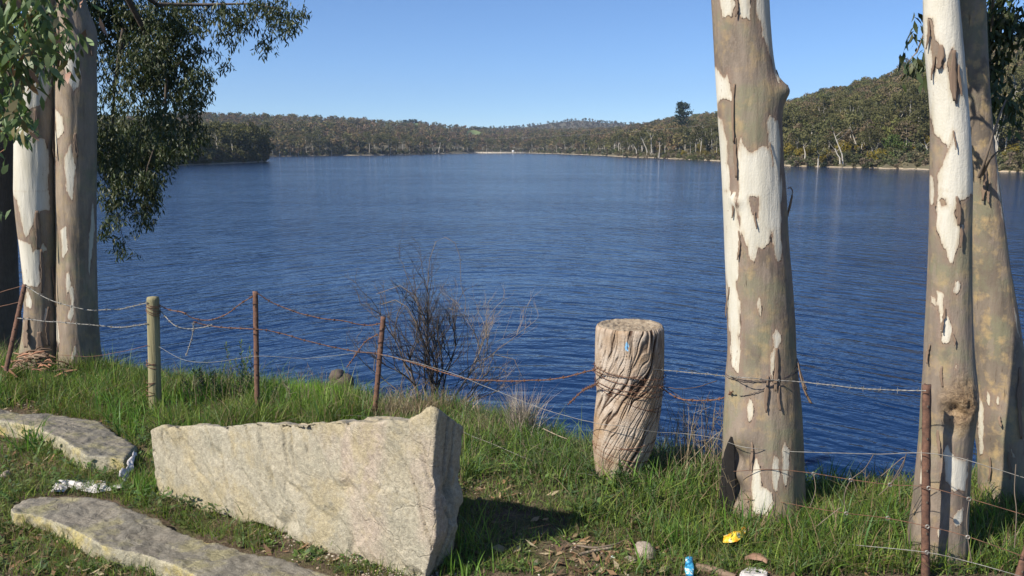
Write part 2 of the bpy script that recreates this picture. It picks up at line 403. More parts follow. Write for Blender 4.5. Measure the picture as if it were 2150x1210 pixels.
pxs = np.arange(-1600, 3600, 12.); tt = np.concatenate([[-.04, -.01, 0, .004, .01, .02], np.linspace(.04, 1.0, 40), np.linspace(1.05, 2.6, 16)])
pg, tg = np.meshgrid(pxs, tt)
d0 = np.interp(pg, HP, HD0); dr = np.interp(pg, HP, HDR)
jit = (fbm(pg/23., 0, 0, 3, 9)-.5)*.10
Dg = d0*(1+jit*np.clip(1-tg*4, 0, 1)*.6)+tg*(dr-d0)
Xg, Yg = polar(pg, Dg)
Zg = hill_h(pg, d0+tg*(dr-d0))
obj('hills', mkmesh('hills', np.stack([Xg, Yg, Zg], -1).reshape(-1, 3), grid_faces(len(tt), len(pxs)), True), M['hill'], kind='structure')
# the round bushy hill far behind the dam
def far_h(px):
    return np.interp(px, [600, 900, 1000, 1100, 1150, 1210, 1260, 1310, 1400, 1600], [300, 280, 268, 263, 255, 249, 254, 258, 266, 290])
pxs2 = np.arange(600, 1600, 12.); tt2 = np.linspace(0, 1.6, 14); pg, tg = np.meshgrid(pxs2, tt2)
Dg = 1350+tg*550; zr = CAMZ+(313-far_h(pg))/FPX*1900-7
Xg, Yg = polar(pg, Dg); Zg = np.where(tg < 1, (zr+3)*tg-3, zr-(tg-1)*20)
obj('distant_hill', mkmesh('distant_hill', np.stack([Xg, Yg, Zg], -1).reshape(-1, 3), grid_faces(len(tt2), len(pxs2)), True), M['hill'], kind='structure')
# wooded point on the left
LPX = np.array([-900, -300, 335, 460, 545, 578]); LD = np.array([190, 195, 213, 240, 270, 292.])
def point_h(px, t):
    w_ = np.clip((578-px)/60., 0, 1)
    return WZ-.2+np.where(t < 0, 0, np.sin(np.clip(t, 0, 1)*math.pi)**.7*(2.2+1.5*np.clip((400-px)/400., 0, 1)))*w_**.5 - np.where(t <= 0, .6, 0)
pg, tg = np.meshgrid(np.arange(-900, 580, 8.), np.linspace(-.05, 1.02, 24))
Dg = np.interp(pg, LPX, LD)+tg*70*np.clip((590-pg)/120., .1, 1)
Xg, Yg = polar(pg, Dg)
obj('wooded_point', mkmesh('wooded_point', np.stack([Xg, Yg, point_h(pg, tg)], -1).reshape(-1, 3), grid_faces(24, pg.shape[1]), True), M['hill'], kind='structure')

# ---- crown templates: clumps of many small leaf cards
def cards(cen, size, rng, asp=1.6, up=.0):
    n = len(cen)
    a = rng.normal(size=(n, 3)); a[:, 2] -= up; a /= np.linalg.norm(a, axis=1, keepdims=True)
    b = np.cross(a, rng.normal(size=(n, 3))); b /= np.linalg.norm(b, axis=1, keepdims=True)
    s = (size*(.6+.8*rng.rand(n)))[:, None]
    q = np.stack([cen-a*s*asp*.5, cen+b*s*.5, cen+a*s*asp*.5, cen-b*s*.5], 1)
    return q.reshape(-1, 3), np.arange(n*4).reshape(-1, 4)
def crown_pts(rng, H, R, n, base=.4, clumps=9, flat=.55):
    cz = []
    for i in range(clumps):
        u = (i+.5)/clumps
        zc = H*(base+(1-base)*(.15+.78*u)); rr = R*math.sin(math.pi*min(.97, .22+.62*u))*rng.rand()**.5*.85
        a = rng.rand()*6.283; cz.append((math.cos(a)*rr, math.sin(a)*rr, zc, R*(.32+.25*rng.rand())))
    cz = np.array(cz); k = rng.randint(0, clumps, n); c = cz[k]
    d = rng.normal(size=(n, 3)); d /= np.linalg.norm(d, axis=1, keepdims=True)
    rad = c[:, 3]*(.55+.5*rng.rand(n)**.6)
    return c[:, :3]+d*rad[:, None]*np.array([1, 1, flat]), cz
def far_trunk(rng, H, cz, r0, lean=.08, limbs=4):
    mb = MB(); top = np.array([rng.normal()*lean*H, rng.normal()*lean*H, H*.78])
    p = np.array([[0, 0, -.6]]+[list(top*u+np.array([rng.normal()*.12, rng.normal()*.12, 0])) for u in (.2, .4, .6, .8, 1.)])
    mb.add(*tube(p, np.linspace(r0, r0*.35, 6), 5))
    for i in range(min(limbs, len(cz))):
        c = cz[-1-i*2 % len(cz)][:3]; u = .35+.12*i; s = top*u
        mb.add(*tube([s, s*.5+c*.5+np.array([0, 0, -.3]), c], [r0*.5, r0*.35, r0*.15], 4))
    return mb
def tmpl(rng, H, R, n, size, base=.4, clumps=9, r0=.22, asp=1.6, lean=.06, limbs=4, flat=.55):
    pts, cz = crown_pts(rng, H, R, n, base, clumps, flat)
    V, F = cards(pts, np.full(n, size), rng, asp)
    return V, F, far_trunk(rng, H, cz, r0, lean, limbs)

def place_px(px, D, hf): 
    X_, Y_ = polar(px, D); return X_, Y_, hf
# ---- far forest as one mass of each hill side
FCOL = np.array([(.125, .122, .062), (.150, .130, .078), (.105, .112, .058), (.165, .130, .092), (.118, .128, .052), (.175, .150, .088), (.090, .100, .055), (.14, .115, .085)])
def forest(name, label_unused, pr, tr, N, H, n, size, seed, sc=(.75, 1.25), trunkfrac=.6, tint=1.0, hf=None, dist=None, skip=None, cat=None):
    rng = np.random.RandomState(seed)
    T = [tmpl(rng, H, H*.36, n, size, base=rng.uniform(.25, .45), clumps=rng.randint(7, 12), r0=.16, limbs=3) for _ in range(9)]
    VV, FF, CC, n0 = [], [], [], 0
    TV, TF, t0 = [], [], 0
    px = rng.uniform(pr[0], pr[1], N); t_ = rng.uniform(tr[0], tr[1], N)
    D, Z = dist(px, t_), hf(px, t_)
    Xp, Yp = polar(px, D)
    for i in range(N):
        V, F, tb = T[rng.randint(9)]
        s = rng.uniform(*sc); a = rng.rand()*6.283; c_, s_ = math.cos(a), math.sin(a)
        R_ = np.array([[c_, -s_, 0], [s_, c_, 0], [0, 0, 1]])*s
        off = np.array([Xp[i], Yp[i], Z[i]])
        VV.append(V@R_.T+off); FF.append(F+n0); n0 += len(V)
        col = FCOL[rng.randint(len(FCOL))]*rng.uniform(.75, 1.25)*np.array(tint)
        col = col*(.8+.45*fbm(px[i]/60., D[i]/90., 0, 2, 8))
        CC.append(np.clip(col[None]*(1+.12*rng.normal(size=(len(V)//4, 1))).repeat(4, 0), .01, 1))
        if rng.rand() < trunkfrac:
            v = np.concatenate(tb.V); f = np.concatenate(tb.F[4])
            TV.append(v@R_.T+off); TF.append(f+t0); t0 += len(v)
    o = obj(name, mkmesh(name, np.concatenate(VV), np.concatenate(FF), cols=np.concatenate(CC)), M['forest'], kind='stuff')
    if TV: obj('trunk_mass', mkmesh('trunk_mass', np.concatenate(TV), np.concatenate(TF)), M['fartrunk'], o, kind='stuff')
    return o
hd = lambda px, t_: np.interp(px, HP, HD0)+t_*(np.interp(px, HP, HDR)-np.interp(px, HP, HD0))
hh = lambda px, t_: hill_h(px, hd(px, t_))
forest('understorey', '', (1300, 2350), (.004, .30), 1500, 2.6, 150, .30, 31, dist=hd, hf=lambda px, t_: hh(px, t_)-.9, trunkfrac=0, sc=(.5, 1.3), tint=1.0)
forest('understorey', '', (1290, 2350), (-.004, .035), 800, 2.4, 150, .26, 34, dist=hd, hf=lambda px, t_: hh(px, t_)-.6, trunkfrac=0, sc=(.4, 1.1), tint=1.05)
forest('understorey', '', (560, 1320), (.003, .06), 900, 3.0, 60, .5, 32, dist=hd, hf=lambda px, t_: hh(px, t_)-1, trunkfrac=0, sc=(.5, 1.3), tint=.95)
forest('far_forest', '', (-250, 1130), (.0, 1.03), 4800, 7.2, 110, .62, 21, tint=(1.12, .98, .92), dist=hd, hf=hh, trunkfrac=.3, sc=(.55, 1.45))
forest('far_forest', '', (1110, 1420), (.02, 1.03), 1600, 7.5, 130, .6, 22, tint=(1.15, 1.02, .9), dist=hd, hf=hh, trunkfrac=.5)
forest('hillside_forest', '', (1400, 2350), (.05, 1.02), 2600, 7.0, 300, .36, 23, tint=(1.15, 1.1, .95), dist=hd, hf=hh, trunkfrac=.55, sc=(.7, 1.15))
forest('distant_hill_forest', '', (850, 1500), (.2, 1.03), 2000, 7, 60, .9, 24, tint=(.8, .66, .6), trunkfrac=0,
       dist=lambda px, t_: 1350+t_*550, hf=lambda px, t_: (CAMZ+(313-far_h(px))/FPX*1900-7)*t_-3)
forest('understorey', '', (60, 572), (.02, .5), 700, 3.2, 110, .34, 33, dist=lambda px, t_: np.interp(px, LPX, LD)+t_*70*np.clip((590-px)/120., .1, 1), hf=lambda px, t_: point_h(px, t_)-.5, trunkfrac=0, sc=(.5, 1.3), tint=.85)
for o in C.objects:
    if o.name.startswith('understorey'): tag(o, 'dense scrub filling the ground between the shore trees'+({'001': ' along the right waterline', '002': ' along the far waterline', '003': ' on the left wooded point'}.get(o.name[-3:], ' on the right hillside')), 'scrub')
    if o.name.startswith('far_forest') and o.parent is None: tag(o, 'grey green wood covering the far hills behind the dam and the left shore', 'forest', 'wood on the far hills')
    if o.name.startswith('hillside_forest'): tag(o, 'olive gum wood covering the steep right hillside up to its skyline', 'forest')
    if o.name.startswith('distant_hill_forest'): tag(o, 'hazy brown scrub on the round hill farthest away behind the dam', 'forest')

# ---- individual shore trees
def make_gum(H, R, n, size, seed, label, group, base=.4, lean=.06, mat='gumfar', r0=.17, limbs=5, clumps=11, name='gum_tree', flat=.55):
    rng = np.random.RandomState(seed)
    V, F, tb = tmpl(rng, H, R, n, size, base, clumps, r0, lean=lean, limbs=limbs, flat=flat)
    r = empty(name, label=label, cat='tree', group=group)
    obj('crown', mkmesh('crown', V, F), M[mat], r)
    obj('trunk', tb.mesh('trunk', True), M['fartrunk'], r)
    return r
protos = [make_gum(8.5+i*.4, 2.8+.15*(i % 3), 900, .28, 100+i, '', '', base=.32+.06*(i % 4), lean=.05+.03*(i % 3)) for i in range(7)]
used = set()
def put(i, X_, Y_, Z_, s, rz, label, group, cat='tree', pl=None, sz=None):
    pl = pl or protos
    o = pl[i]
    if o.name in used: o = copy_tree(o)
    else: used.add(o.name)
    o.location = (X_, Y_, Z_); o.rotation_euler = (0, 0, rz); o.scale = (s, s, s*(sz or 1))
    tag(o, label, cat, group)
    return o
r2 = np.random.RandomState(5)
def where(px):
    return ('left of the single near trunk' if px < 1495 else 'behind the single near trunk' if px < 1655 else 'seen between the near trunks' if px < 1945 else 'behind the right pair of trunks' if px < 2100 else 'at the right edge')
for k in range(120):                                    # front rows on the right shore
    px = 1400+(k*7.9) % 960+r2.uniform(-6, 6); t_ = .025+.15*r2.rand()
    X_, Y_ = polar(px, hd(px, t_)); z_ = float(hh(px, t_))
    put(r2.randint(7), X_, Y_, z_-.1, r2.uniform(.6, 1.12), r2.rand()*6.28, 'olive gum in the right shore front rows, '+where(px), 'gum trees of the front rows on the right shore', sz=r2.uniform(.9, 1.2))
pp_ = [make_gum(8.6+.5*i, 3.5, 1100, .36, 400+i, '', '', base=.10, lean=.05) for i in range(5)]
for k in range(100):                                     # wooded point
    px = -60+(k*9.7) % 632+r2.uniform(-4, 4); t_ = .05+.5*r2.rand()
    D = np.interp(px, LPX, LD)+t_*70*np.clip((590-px)/120., .1, 1); X_, Y_ = polar(px, D)
    s_ = r2.uniform(.8, 1.15)*(1.0 if px < 500 else .95)
    if 515 < px < 565: s_ = 1.15
    put(r2.randint(5), X_, Y_, float(point_h(px, t_))-.3, s_, r2.rand()*6.28, 'dense olive tree on the left wooded point, '+('behind the forked gum' if px < 205 else 'behind the hanging dark foliage' if px < 400 else 'near its tip'), 'trees on the left wooded point', pl=pp_)
for k in range(70):                                     # far shore edge
    px = 585+(k*11.6) % 820+r2.uniform(-5, 5); t_ = .012+.03*r2.rand()
    if 975 < px < 1110: t_ += .03
    X_, Y_ = polar(px, hd(px, t_)); z_ = float(hh(px, t_))
    put(r2.randint(7), X_, Y_, z_-.2, r2.uniform(.8, 1.3), r2.rand()*6.28, 'small gum tree lining the far waterline '+('left of the dam wall' if px < 984 else 'behind the dam wall' if px < 1102 else 'between the dam wall and the dark pine'), 'gum trees lining the far waterline')
# bushes at the right waterline
def make_bush(H, R, n, size, seed, mat, name):
    rng = np.random.RandomState(seed)
    V, F, tb = tmpl(rng, H, R, n, size, .06, 12, .07, limbs=4, flat=.75)
    r = empty(name); obj('crown', mkmesh('crown', V, F), M[mat], r); obj('stem', tb.mesh('stem'), M['twig'], r)
    return r
wp = [make_bush(3.6, 2.2, 700, .24, 300+i, 'wattle', 'wattle_bush') for i in range(3)]
gp = [make_bush(3.0, 2.2, 700, .26, 310+i, 'gumfar', 'shore_bush') for i in range(3)]
for k in range(70):
    px = 1325+(k*19.3) % 900+r2.uniform(-7, 7); t_ = .012+.05*r2.rand(); X_, Y_ = polar(px, hd(px, t_)); z_ = float(hh(px, t_))
    if r2.rand() < .55:
        put(r2.randint(3), X_, Y_, z_-.2, r2.uniform(.5, 1.05), r2.rand()*6.28, 'yellow flowering wattle bush at the right waterline, '+where(px), 'yellow wattle bushes on the right shore', 'bush', wp)
    else:
        put(r2.randint(3), X_, Y_, z_-.2, r2.uniform(.5, 1.0), r2.rand()*6.28, 'low olive shrub at the right waterline, '+where(px), 'low shrubs on the right shore', 'bush', gp)
for k in range(60):
    px = 100+(k*13.7) % 476; t_ = .03+.05*r2.rand(); D = np.interp(px, LPX, LD)+t_*70*np.clip((590-px)/120., .1, 1); X_, Y_ = polar(px, D)
    put(r2.randint(3), X_, Y_, float(point_h(px, t_))-.2, r2.uniform(.6, 1.1), r2.rand()*6.28, 'low shrub at the foot of the left wooded point, '+('behind the hanging foliage' if px < 400 else 'near its tip'), 'low shrubs on the left point', 'bush', gp)
gb = make_bush(5.5, 3.4, 1700, .26, 333, 'greenbush', 'shore_bush'); px = 1850; X_, Y_ = polar(px, hd(px, .03))
gb.location = (X_, Y_, float(hh(px, .03))-.3); tag(gb, 'large round bright green bush at the right waterline between the two pale trunks', 'bush')

# tall pale leaning gums, each told apart
def white_gum(pxb, pyb, pxt, pyt, D, label, wd=.17, fork=True, crown=True, seed=0):
    rng = np.random.RandomState(seed)
    def at(px, py):
        X_, Y_ = polar(px, D); d = ray(px, py); return np.array([X_, Y_, CAMZ+d.z*Y_/d.y])
    b, t2 = at(pxb, pyb), at(pxt, pyt); r = empty('gum_tree', tuple(b), label=label, cat='tree')
    v = t2-b; L = np.linalg.norm(v); mb = MB()
    pts = [v*u+np.array([math.sin(u*5+seed)*.12, 0, 0]) for u in np.linspace(0, 1, 7)]; pts[0] = np.array([0, 0, -1.])
    mb.add(*tube(pts, np.linspace(wd, wd*.4, 7), 6))
    for i in range(3 if fork else 2):
        u = .6+.12*i; s = v*u; e = s+np.array([rng.choice([-1, 1])*rng.uniform(.8, 2.2), rng.normal()*.8, rng.uniform(1.5, 3.)])
        mb.add(*tube([s, (s+e)/2+np.array([0, 0, -.2]), e], [wd*.32, wd*.2, wd*.08], 5))
    obj('trunk', mb.mesh('trunk', True), M['fartrunk'], r)
    if crown:
        cz, _ = crown_pts(rng, 4.0, 2.4, 260, 0., 7); V, F = cards(cz+v*.8, np.full(260, .4), rng)
        obj('crown', mkmesh('crown', V, F), M['gumfar'], r)
for i, (a, b, c, d, D, lb) in enumerate([
    (1754, 336, 1728, 268, 205, 'slender white gum leaning left at the right waterline beside the near trunk'),
    (1748, 335, 1735, 312, 204, 'short pale stem crossing the foot of a leaning white gum on the right shore'),
    (1786, 318, 1762, 265, 225, 'thin grey gum leaning left uphill of the leaning white gum on the right shore'),
    (1900, 325, 1898, 262, 215, 'upright white gum with a bright straight stem left of the rightmost pair of trunks'),
    (1894, 290, 1878, 222, 235, 'tall forked white gum leaning left high on the right hillside'),
    (1934, 345, 1916, 290, 200, 'thin pale gum curving to the waterline just left of the rightmost pair of trunks'),
    (1675, 328, 1671, 300, 215, 'short white stem just right of the nearest single trunk across the water'),
    (1795, 312, 1796, 280, 220, 'straight pale gum stem halfway between the trunks on the right shore'),
    (1703, 342, 1704, 322, 207, 'small grey sapling stem at the right waterline'),
    (1352, 315, 1336, 285, 370, 'leaning white gum pair member left of the dark pine'),
    (1361, 316, 1357, 280, 372, 'upright white gum left of the dark pine near the water'),
    (1376, 326, 1377, 296, 330, 'short white gum nearest the water left of the dark pine'),
    (1330, 318, 1322, 302, 380, 'small pale gum farthest left of the white stems below the pine'),
    (1477, 300, 1462, 262, 400, 'spreading pale gum right of the dark pine'),
    (1247, 325, 1250, 308, 560, 'white stemmed gum at the waterline right of the dam'),
    (1224, 324, 1220, 305, 590, 'crooked white gum near the waterline right of the dam'),
    (1136, 308, 1124, 292, 760, 'pale forked gum on the far shore above the end of the dam'),
    (925, 318, 930, 294, 620, 'pale spreading gum on the far shore left of the dam')]):
    white_gum(a, b, c, d, D, lb, wd=.10+.0003*D, seed=i+1, crown=(i % 3 != 1))
# pale bare trunk
def pole(px0, py0, py1, D):
    pass
# dark pine on the right shore skyline
def make_pine(D=470):
    X_, Y_ = polar(1421, D); d = ray(1421, 297); z0 = CAMZ+d.z*Y_/d.y; zt = CAMZ+ray(1421, 216).z*Y_/ray(1421, 216).y
    H = zt-z0; rng = np.random.RandomState(77)
    r = empty('pine_tree', (X_, Y_, z0), label='tall dark pine standing above the pale gums on the right shore', cat='tree')
    pts = []
    for i in range(90):
        u = .16+.84*rng.rand()**.9; a = rng.rand()*6.28; L = H*.30*(math.sin(math.pi*min(1, (1.06-u)*.78+.1)))*(.55+.45*rng.rand())
        for k in range(44):
            s = rng.rand()**.6*L; pts.append((math.cos(a)*s+rng.normal()*.45, math.sin(a)*s+rng.normal()*.45, H*u+s*.25+rng.normal()*.35))
    V, F = cards(np.array(pts), np.full(len(pts), .42), rng, 2.2)
    obj('crown', mkmesh('crown', V, F), M['pine'], r)
    obj('trunk', mkmesh('trunk', *tube([(0, 0, -1), (.2, 0, H*.5), (0, 0, H*.96)], [.45, .3, .08], 7)), M['darkbark'], r)
make_pine()
# dark round trees on the left skyline
for px, py, sc, lb in ((866, 247, 1.75, 'broad dark round tree breaking the skyline of the far left hill'), (1015, 262, 1.35, 'dark flat topped tree on the skyline above the dam')):
    D = np.interp(px, HP, HDR)*.97; X_, Y_ = polar(px, D); z_ = float(hill_h(px, D))
    o = make_gum(10, 6.0, 900, .75, px, lb, None, base=.3, mat='pine', r0=.3, clumps=14); o.location = (X_, Y_, z_+1.5); o.scale = (sc, sc, sc*.62)
# pasture clearing
for px, py, rx, rz_, lb in ((995, 281, 13, 5, ''), (880, 262, 10, 2.2, '')):
    D = np.interp(px, HP, HD0)*.45+np.interp(px, HP, HDR)*.55 if px > 900 else 960.
    X_, Y_ = polar(px, D); z_ = float(hill_h(px, D))+9.5
    dd_ = ray(px, py); z_ = CAMZ+dd_.z*Y_/dd_.y
    a = np.arange(24)*2*math.pi/24; rr = 1+.25*np.sin(a*3+1)
    V = np.stack([X_+np.cos(a)*rx*rr*.6, Y_+np.sin(a)*rx*1.2, z_+np.sin(a)*rz_*.9], -1)
    V = np.concatenate([V, V-np.array([0, 0, 6.])]); n = 24
    F = [np.arange(n)[None, :], np.stack([np.arange(n), (np.arange(n)+1) % n, (np.arange(n)+1) % n+n, np.arange(n)+n], -1)]
    obj('pasture', mkmesh('pasture', V, F), M['pasture'], kind='structure')
# dam wall
def dam():
    A, B = [Vector((*polar(px, 745), 0)) for px in (984, 1102)]
    r = empty('dam_wall', (A+B)/2+Vector((0, 0, WZ)), label='long low pale dam wall with a thin railing across the far end of the lake', cat='dam')
    u = (B-A).normalized(); L = (B-A).length/2; n_ = Vector((-u.y, u.x, 0))
    def bx(mb, a, b, y0, y1, z0, z1):
        V = [list(u*x+n_*y)[:2]+[z] for z in (z0, z1) for x, y in ((a, y0), (b, y0), (b, y1), (a, y1))]
        mb.add(V, [[0, 1, 2, 3], [4, 5, 6, 7], [0, 1, 5, 4], [1, 2, 6, 5], [2, 3, 7, 6], [3, 0, 4, 7]])
    mc = simple('dam_concrete', (.34, .30, .24), (.46, .41, .33), .4, .9); mb = MB()
    bx(mb, -L, L, 0, 2.2, -1, 1.0)
    for i in range(12): bx(mb, -L+i*L/6, -L+i*L/6+.35, -.2, 0, 0, 1.15)
    obj('wall', mb.mesh('wall'), mc, r); mb = MB(); bx(mb, -L, L, .2, .35, 1.75, 1.87)
    for i in range(26): bx(mb, -L+i*L/12.6, -L+i*L/12.6+.13, .2, .35, 1.003, 1.75)
    obj('railing', mb.mesh('railing'), M['greywire'], r)
    h_ = empty('pump_hut', r.location+u*(L*.58)+Vector((0, 0, 1.0)), label='tiny white hut standing on the far dam wall', cat='hut')
    mb = MB(); bx(mb, -.9, .9, .4, 2.0, 0, 1.7); obj('wall', mb.mesh('wall'), simple('white_paint', (.75, .75, .74), (.8, .8, .79)), h_)
    mb = MB(); bx(mb, -1.1, 1.1, .2, 2.15, 1.703, 1.9); obj('roof', mb.mesh('roof'), M['greywire'], h_)
dam()
# power line over the far shore
def pline():
    pts = []
    for u in np.linspace(0, 1, 24):
        px = 1030+u*520; py = 292-u*36+8*math.sin(math.pi*u)*.6; D = 640-u*330
        X_, Y_ = polar(px, D); d = ray(px, py); pts.append((X_, Y_, CAMZ+d.z*Y_/d.y))
    obj('power_line', mkmesh('power_line', *tube(pts, .045, 4)), M['greywire'], label='thin overhead power line strung across the far wooded slope', cat='power line')
pline()
# ================================================================ GUM TRUNKS IN FRONT
def poly_sd(px, py, polys):
    """signed distance (px units, + inside) to a union of polygons"""
    best = np.full(px.shape, -60.0)
    for pl in polys:
        pl = np.array(pl, float); x0, y0 = pl.min(0)-25; x1, y1 = pl.max(0)+25
        sel = (px > x0) & (px < x1) & (py > y0) & (py < y1)
        if not sel.any(): continue
        qx, qy = px[sel], py[sel]; d = np.full(qx.shape, 1e9); ins = np.zeros(qx.shape, bool)
        for i in range(len(pl)):
            ax, ay = pl[i]; bx, by = pl[(i+1) % len(pl)]
            ex, ey = bx-ax, by-ay; t_ = np.clip(((qx-ax)*ex+(qy-ay)*ey)/(ex*ex+ey*ey+1e-9), 0, 1)
            d = np.minimum(d, np.hypot(qx-ax-t_*ex, qy-ay-t_*ey))
            c = ((ay > qy) != (by > qy)) & (qx < (bx-ax)*(qy-ay)/(by-ay+1e-12)+ax); ins ^= c
        best[sel] = np.maximum(best[sel], np.where(ins, d, -d))
    return best
def trunk(rows, Y, cream, *a_, burl=None, **k_):
    return trunk_(rows, Y, cream, *a_, burl=burl, **k_)
def trunk_(rows, Y, cream, brown=(), mat='bark', parent=None, name='trunk', seed=0, bumps=(), step=.008, flare=None, base=0., burl=None):
    """rows: (py, left px, right px); every row becomes a real circular section at depth Y"""
    rows = np.array(rows, float); rng = np.random.RandomState(seed)
    zs = np.array([P((l+r)/2, py, Y).z for py, l, r in rows])
    xl = np.array([P(l, py, Y).x for py, l, r in rows]); xr = np.array([P(r, py, Y).x for py, l, r in rows])
    o = np.argsort(zs); zs, xl, xr, pyr = zs[o], xl[o], xr[o], rows[o, 0]
    def cr(xq, xp, fp):                      # smooth interpolation
        r = np.interp(xq, xp, fp); k = 9; pad = np.pad(r, k, 'edge'); ker = np.hanning(2*k+1); ker /= ker.sum()
        return np.convolve(pad, ker, 'valid')
    z = np.arange(zs[0], zs[-1], step); L, R = cr(z, zs, xl), cr(z, zs, xr); py = np.interp(z, zs, pyr)
    nc = 120; th = np.arange(nc)*2*math.pi/nc
    cx, rad = (L+R)/2, (R-L)/2; AL = math.atan2(-float(cx.mean()), Y); rap = rad.copy(); rad = rad*math.cos(AL)
    # pixel equivalents of the row, for the traced bark pattern
    dp = dep_of(Y, z); cpx = 1075+FPX*cx/dp; rpx = FPX*rap/dp
    TH, Zg = np.meshgrid(th, z)
    S, Cc = np.sin(TH), np.cos(TH)           # S: right +, Cc: towards the camera +
    seedv = seed*7.7
    rr = rad[:, None]*(1+.05*(fbm(S*1.3+seedv, Cc*1.3, Zg*1.6, 3, seed)-.5)*2+.02*(fbm(S*5+seedv, Cc*5, Zg*4, 3, seed+3)-.5)*2)
    for (bz, bth, br, ba) in bumps:
        bth = bth+AL
        dth = np.arctan2(np.sin(TH-bth), np.cos(TH-bth))*rad[:, None]
        rr = rr+ba*np.exp(-((Zg-bz)**2+dth**2)/(2*br*br))
    bw = np.zeros_like(rr)
    if burl:
        bz, bth, bsx, bsz, ba = burl; dth = np.arctan2(np.sin(TH-bth), np.cos(TH-bth))*rad[:, None]
        wv_ = .5*(fbm(S*4, Cc*4, Zg*9, 3, 5)-.5)
        bw = np.clip(1.15-np.sqrt((dth/bsx)**2+((Zg-bz)/bsz)**2)+wv_, 0, 1)**.7
        rg = 1-np.abs(fbm(S*5+9, Cc*5, Zg*26, 4, 44)*2-1)
        rr = rr+bw*((rg-.6)*ba)
    SV, CV = np.sin(TH-AL), np.cos(TH-AL)
    qx = cpx[:, None]+rpx[:, None]*SV; qy = np.repeat(py[:, None], nc, 1)
    sd = poly_sd(qx, qy, cream)
    if len(brown): sd = np.minimum(sd, -poly_sd(qx, qy, brown))
    sdm = sd/FPX*dp[:, None]
    back = (fbm(S*1.1+3+seedv, Cc*1.1, Zg*1.3, 3, seed+9)-.55)*.25
    f = np.clip((CV+.02)/.12, 0, 1); fr = f*(np.clip((qy+60)/60., 0, 1) if len(cream) else 1)
    sdm = sdm*fr+back*(1-fr)
    V = np.stack([cx[:, None]+rr*S, Y-rr*Cc, Zg], -1).reshape(-1, 3)
    F = grid_faces(len(z), nc, True); F = F[:, ::-1]
    V0 = np.array([cx.mean()*0, 0, 0])
    me = mkmesh(name, V-V0, F, True, attrs={'sd': sdm.ravel(), 'burl': bw.ravel()})
    ob = obj(name, me, M[mat], parent)
    ob['_info'] = 0; del ob['_info']
    return ob, (z, cx, rad, AL)
def surf(info, z, th, Y, out=0.):
    zz, cx, rad = info[:3]; c = np.interp(z, zz, cx); r = np.interp(z, zz, rad)+out
    return Vector((c+r*math.sin(th), Y-r*math.cos(th), z))
def peel(parent, info, Y, px, py0, py1, wpx, mat='peel', lift=.012, seed=0, top=True):
    """a loose strip of bark that hangs from the trunk"""
    rng = np.random.RandomState(seed); n = 14; rowsV = []
    for i in range(n):
        u = i/(n-1); py = py0+(py1-py0)*u; p = P(px+2*math.sin(u*4+seed), py, Y)
        c = np.interp(p.z, info[0], info[1]); r = np.interp(p.z, info[0], info[2])
        th = info[3]+math.asin(max(-.98, min(.98, (p.x-c)*math.cos(info[3])/r))); half = wpx/FPX*dep_of(Y, p.z)*.36*(math.sin(math.pi*(.12+.8*u))*.7+.3)*(1+.2*rng.normal())
        for k in (-1, -.3, .3, 1):
            t_ = th+k*half/r; off = .003+lift*u*(1+.6*abs(k))
            q = surf(info, p.z, t_, Y, off); rowsV.append(q)
    V = np.array([list(q) for q in rowsV]); F = grid_faces(n, 4)
    me = mkmesh('bark_strip', V, F, True); o = obj('bark_strip', me, M[mat], parent)
    md = o.modifiers.new('s', 'SOLIDIFY'); md.thickness = .003
    return o

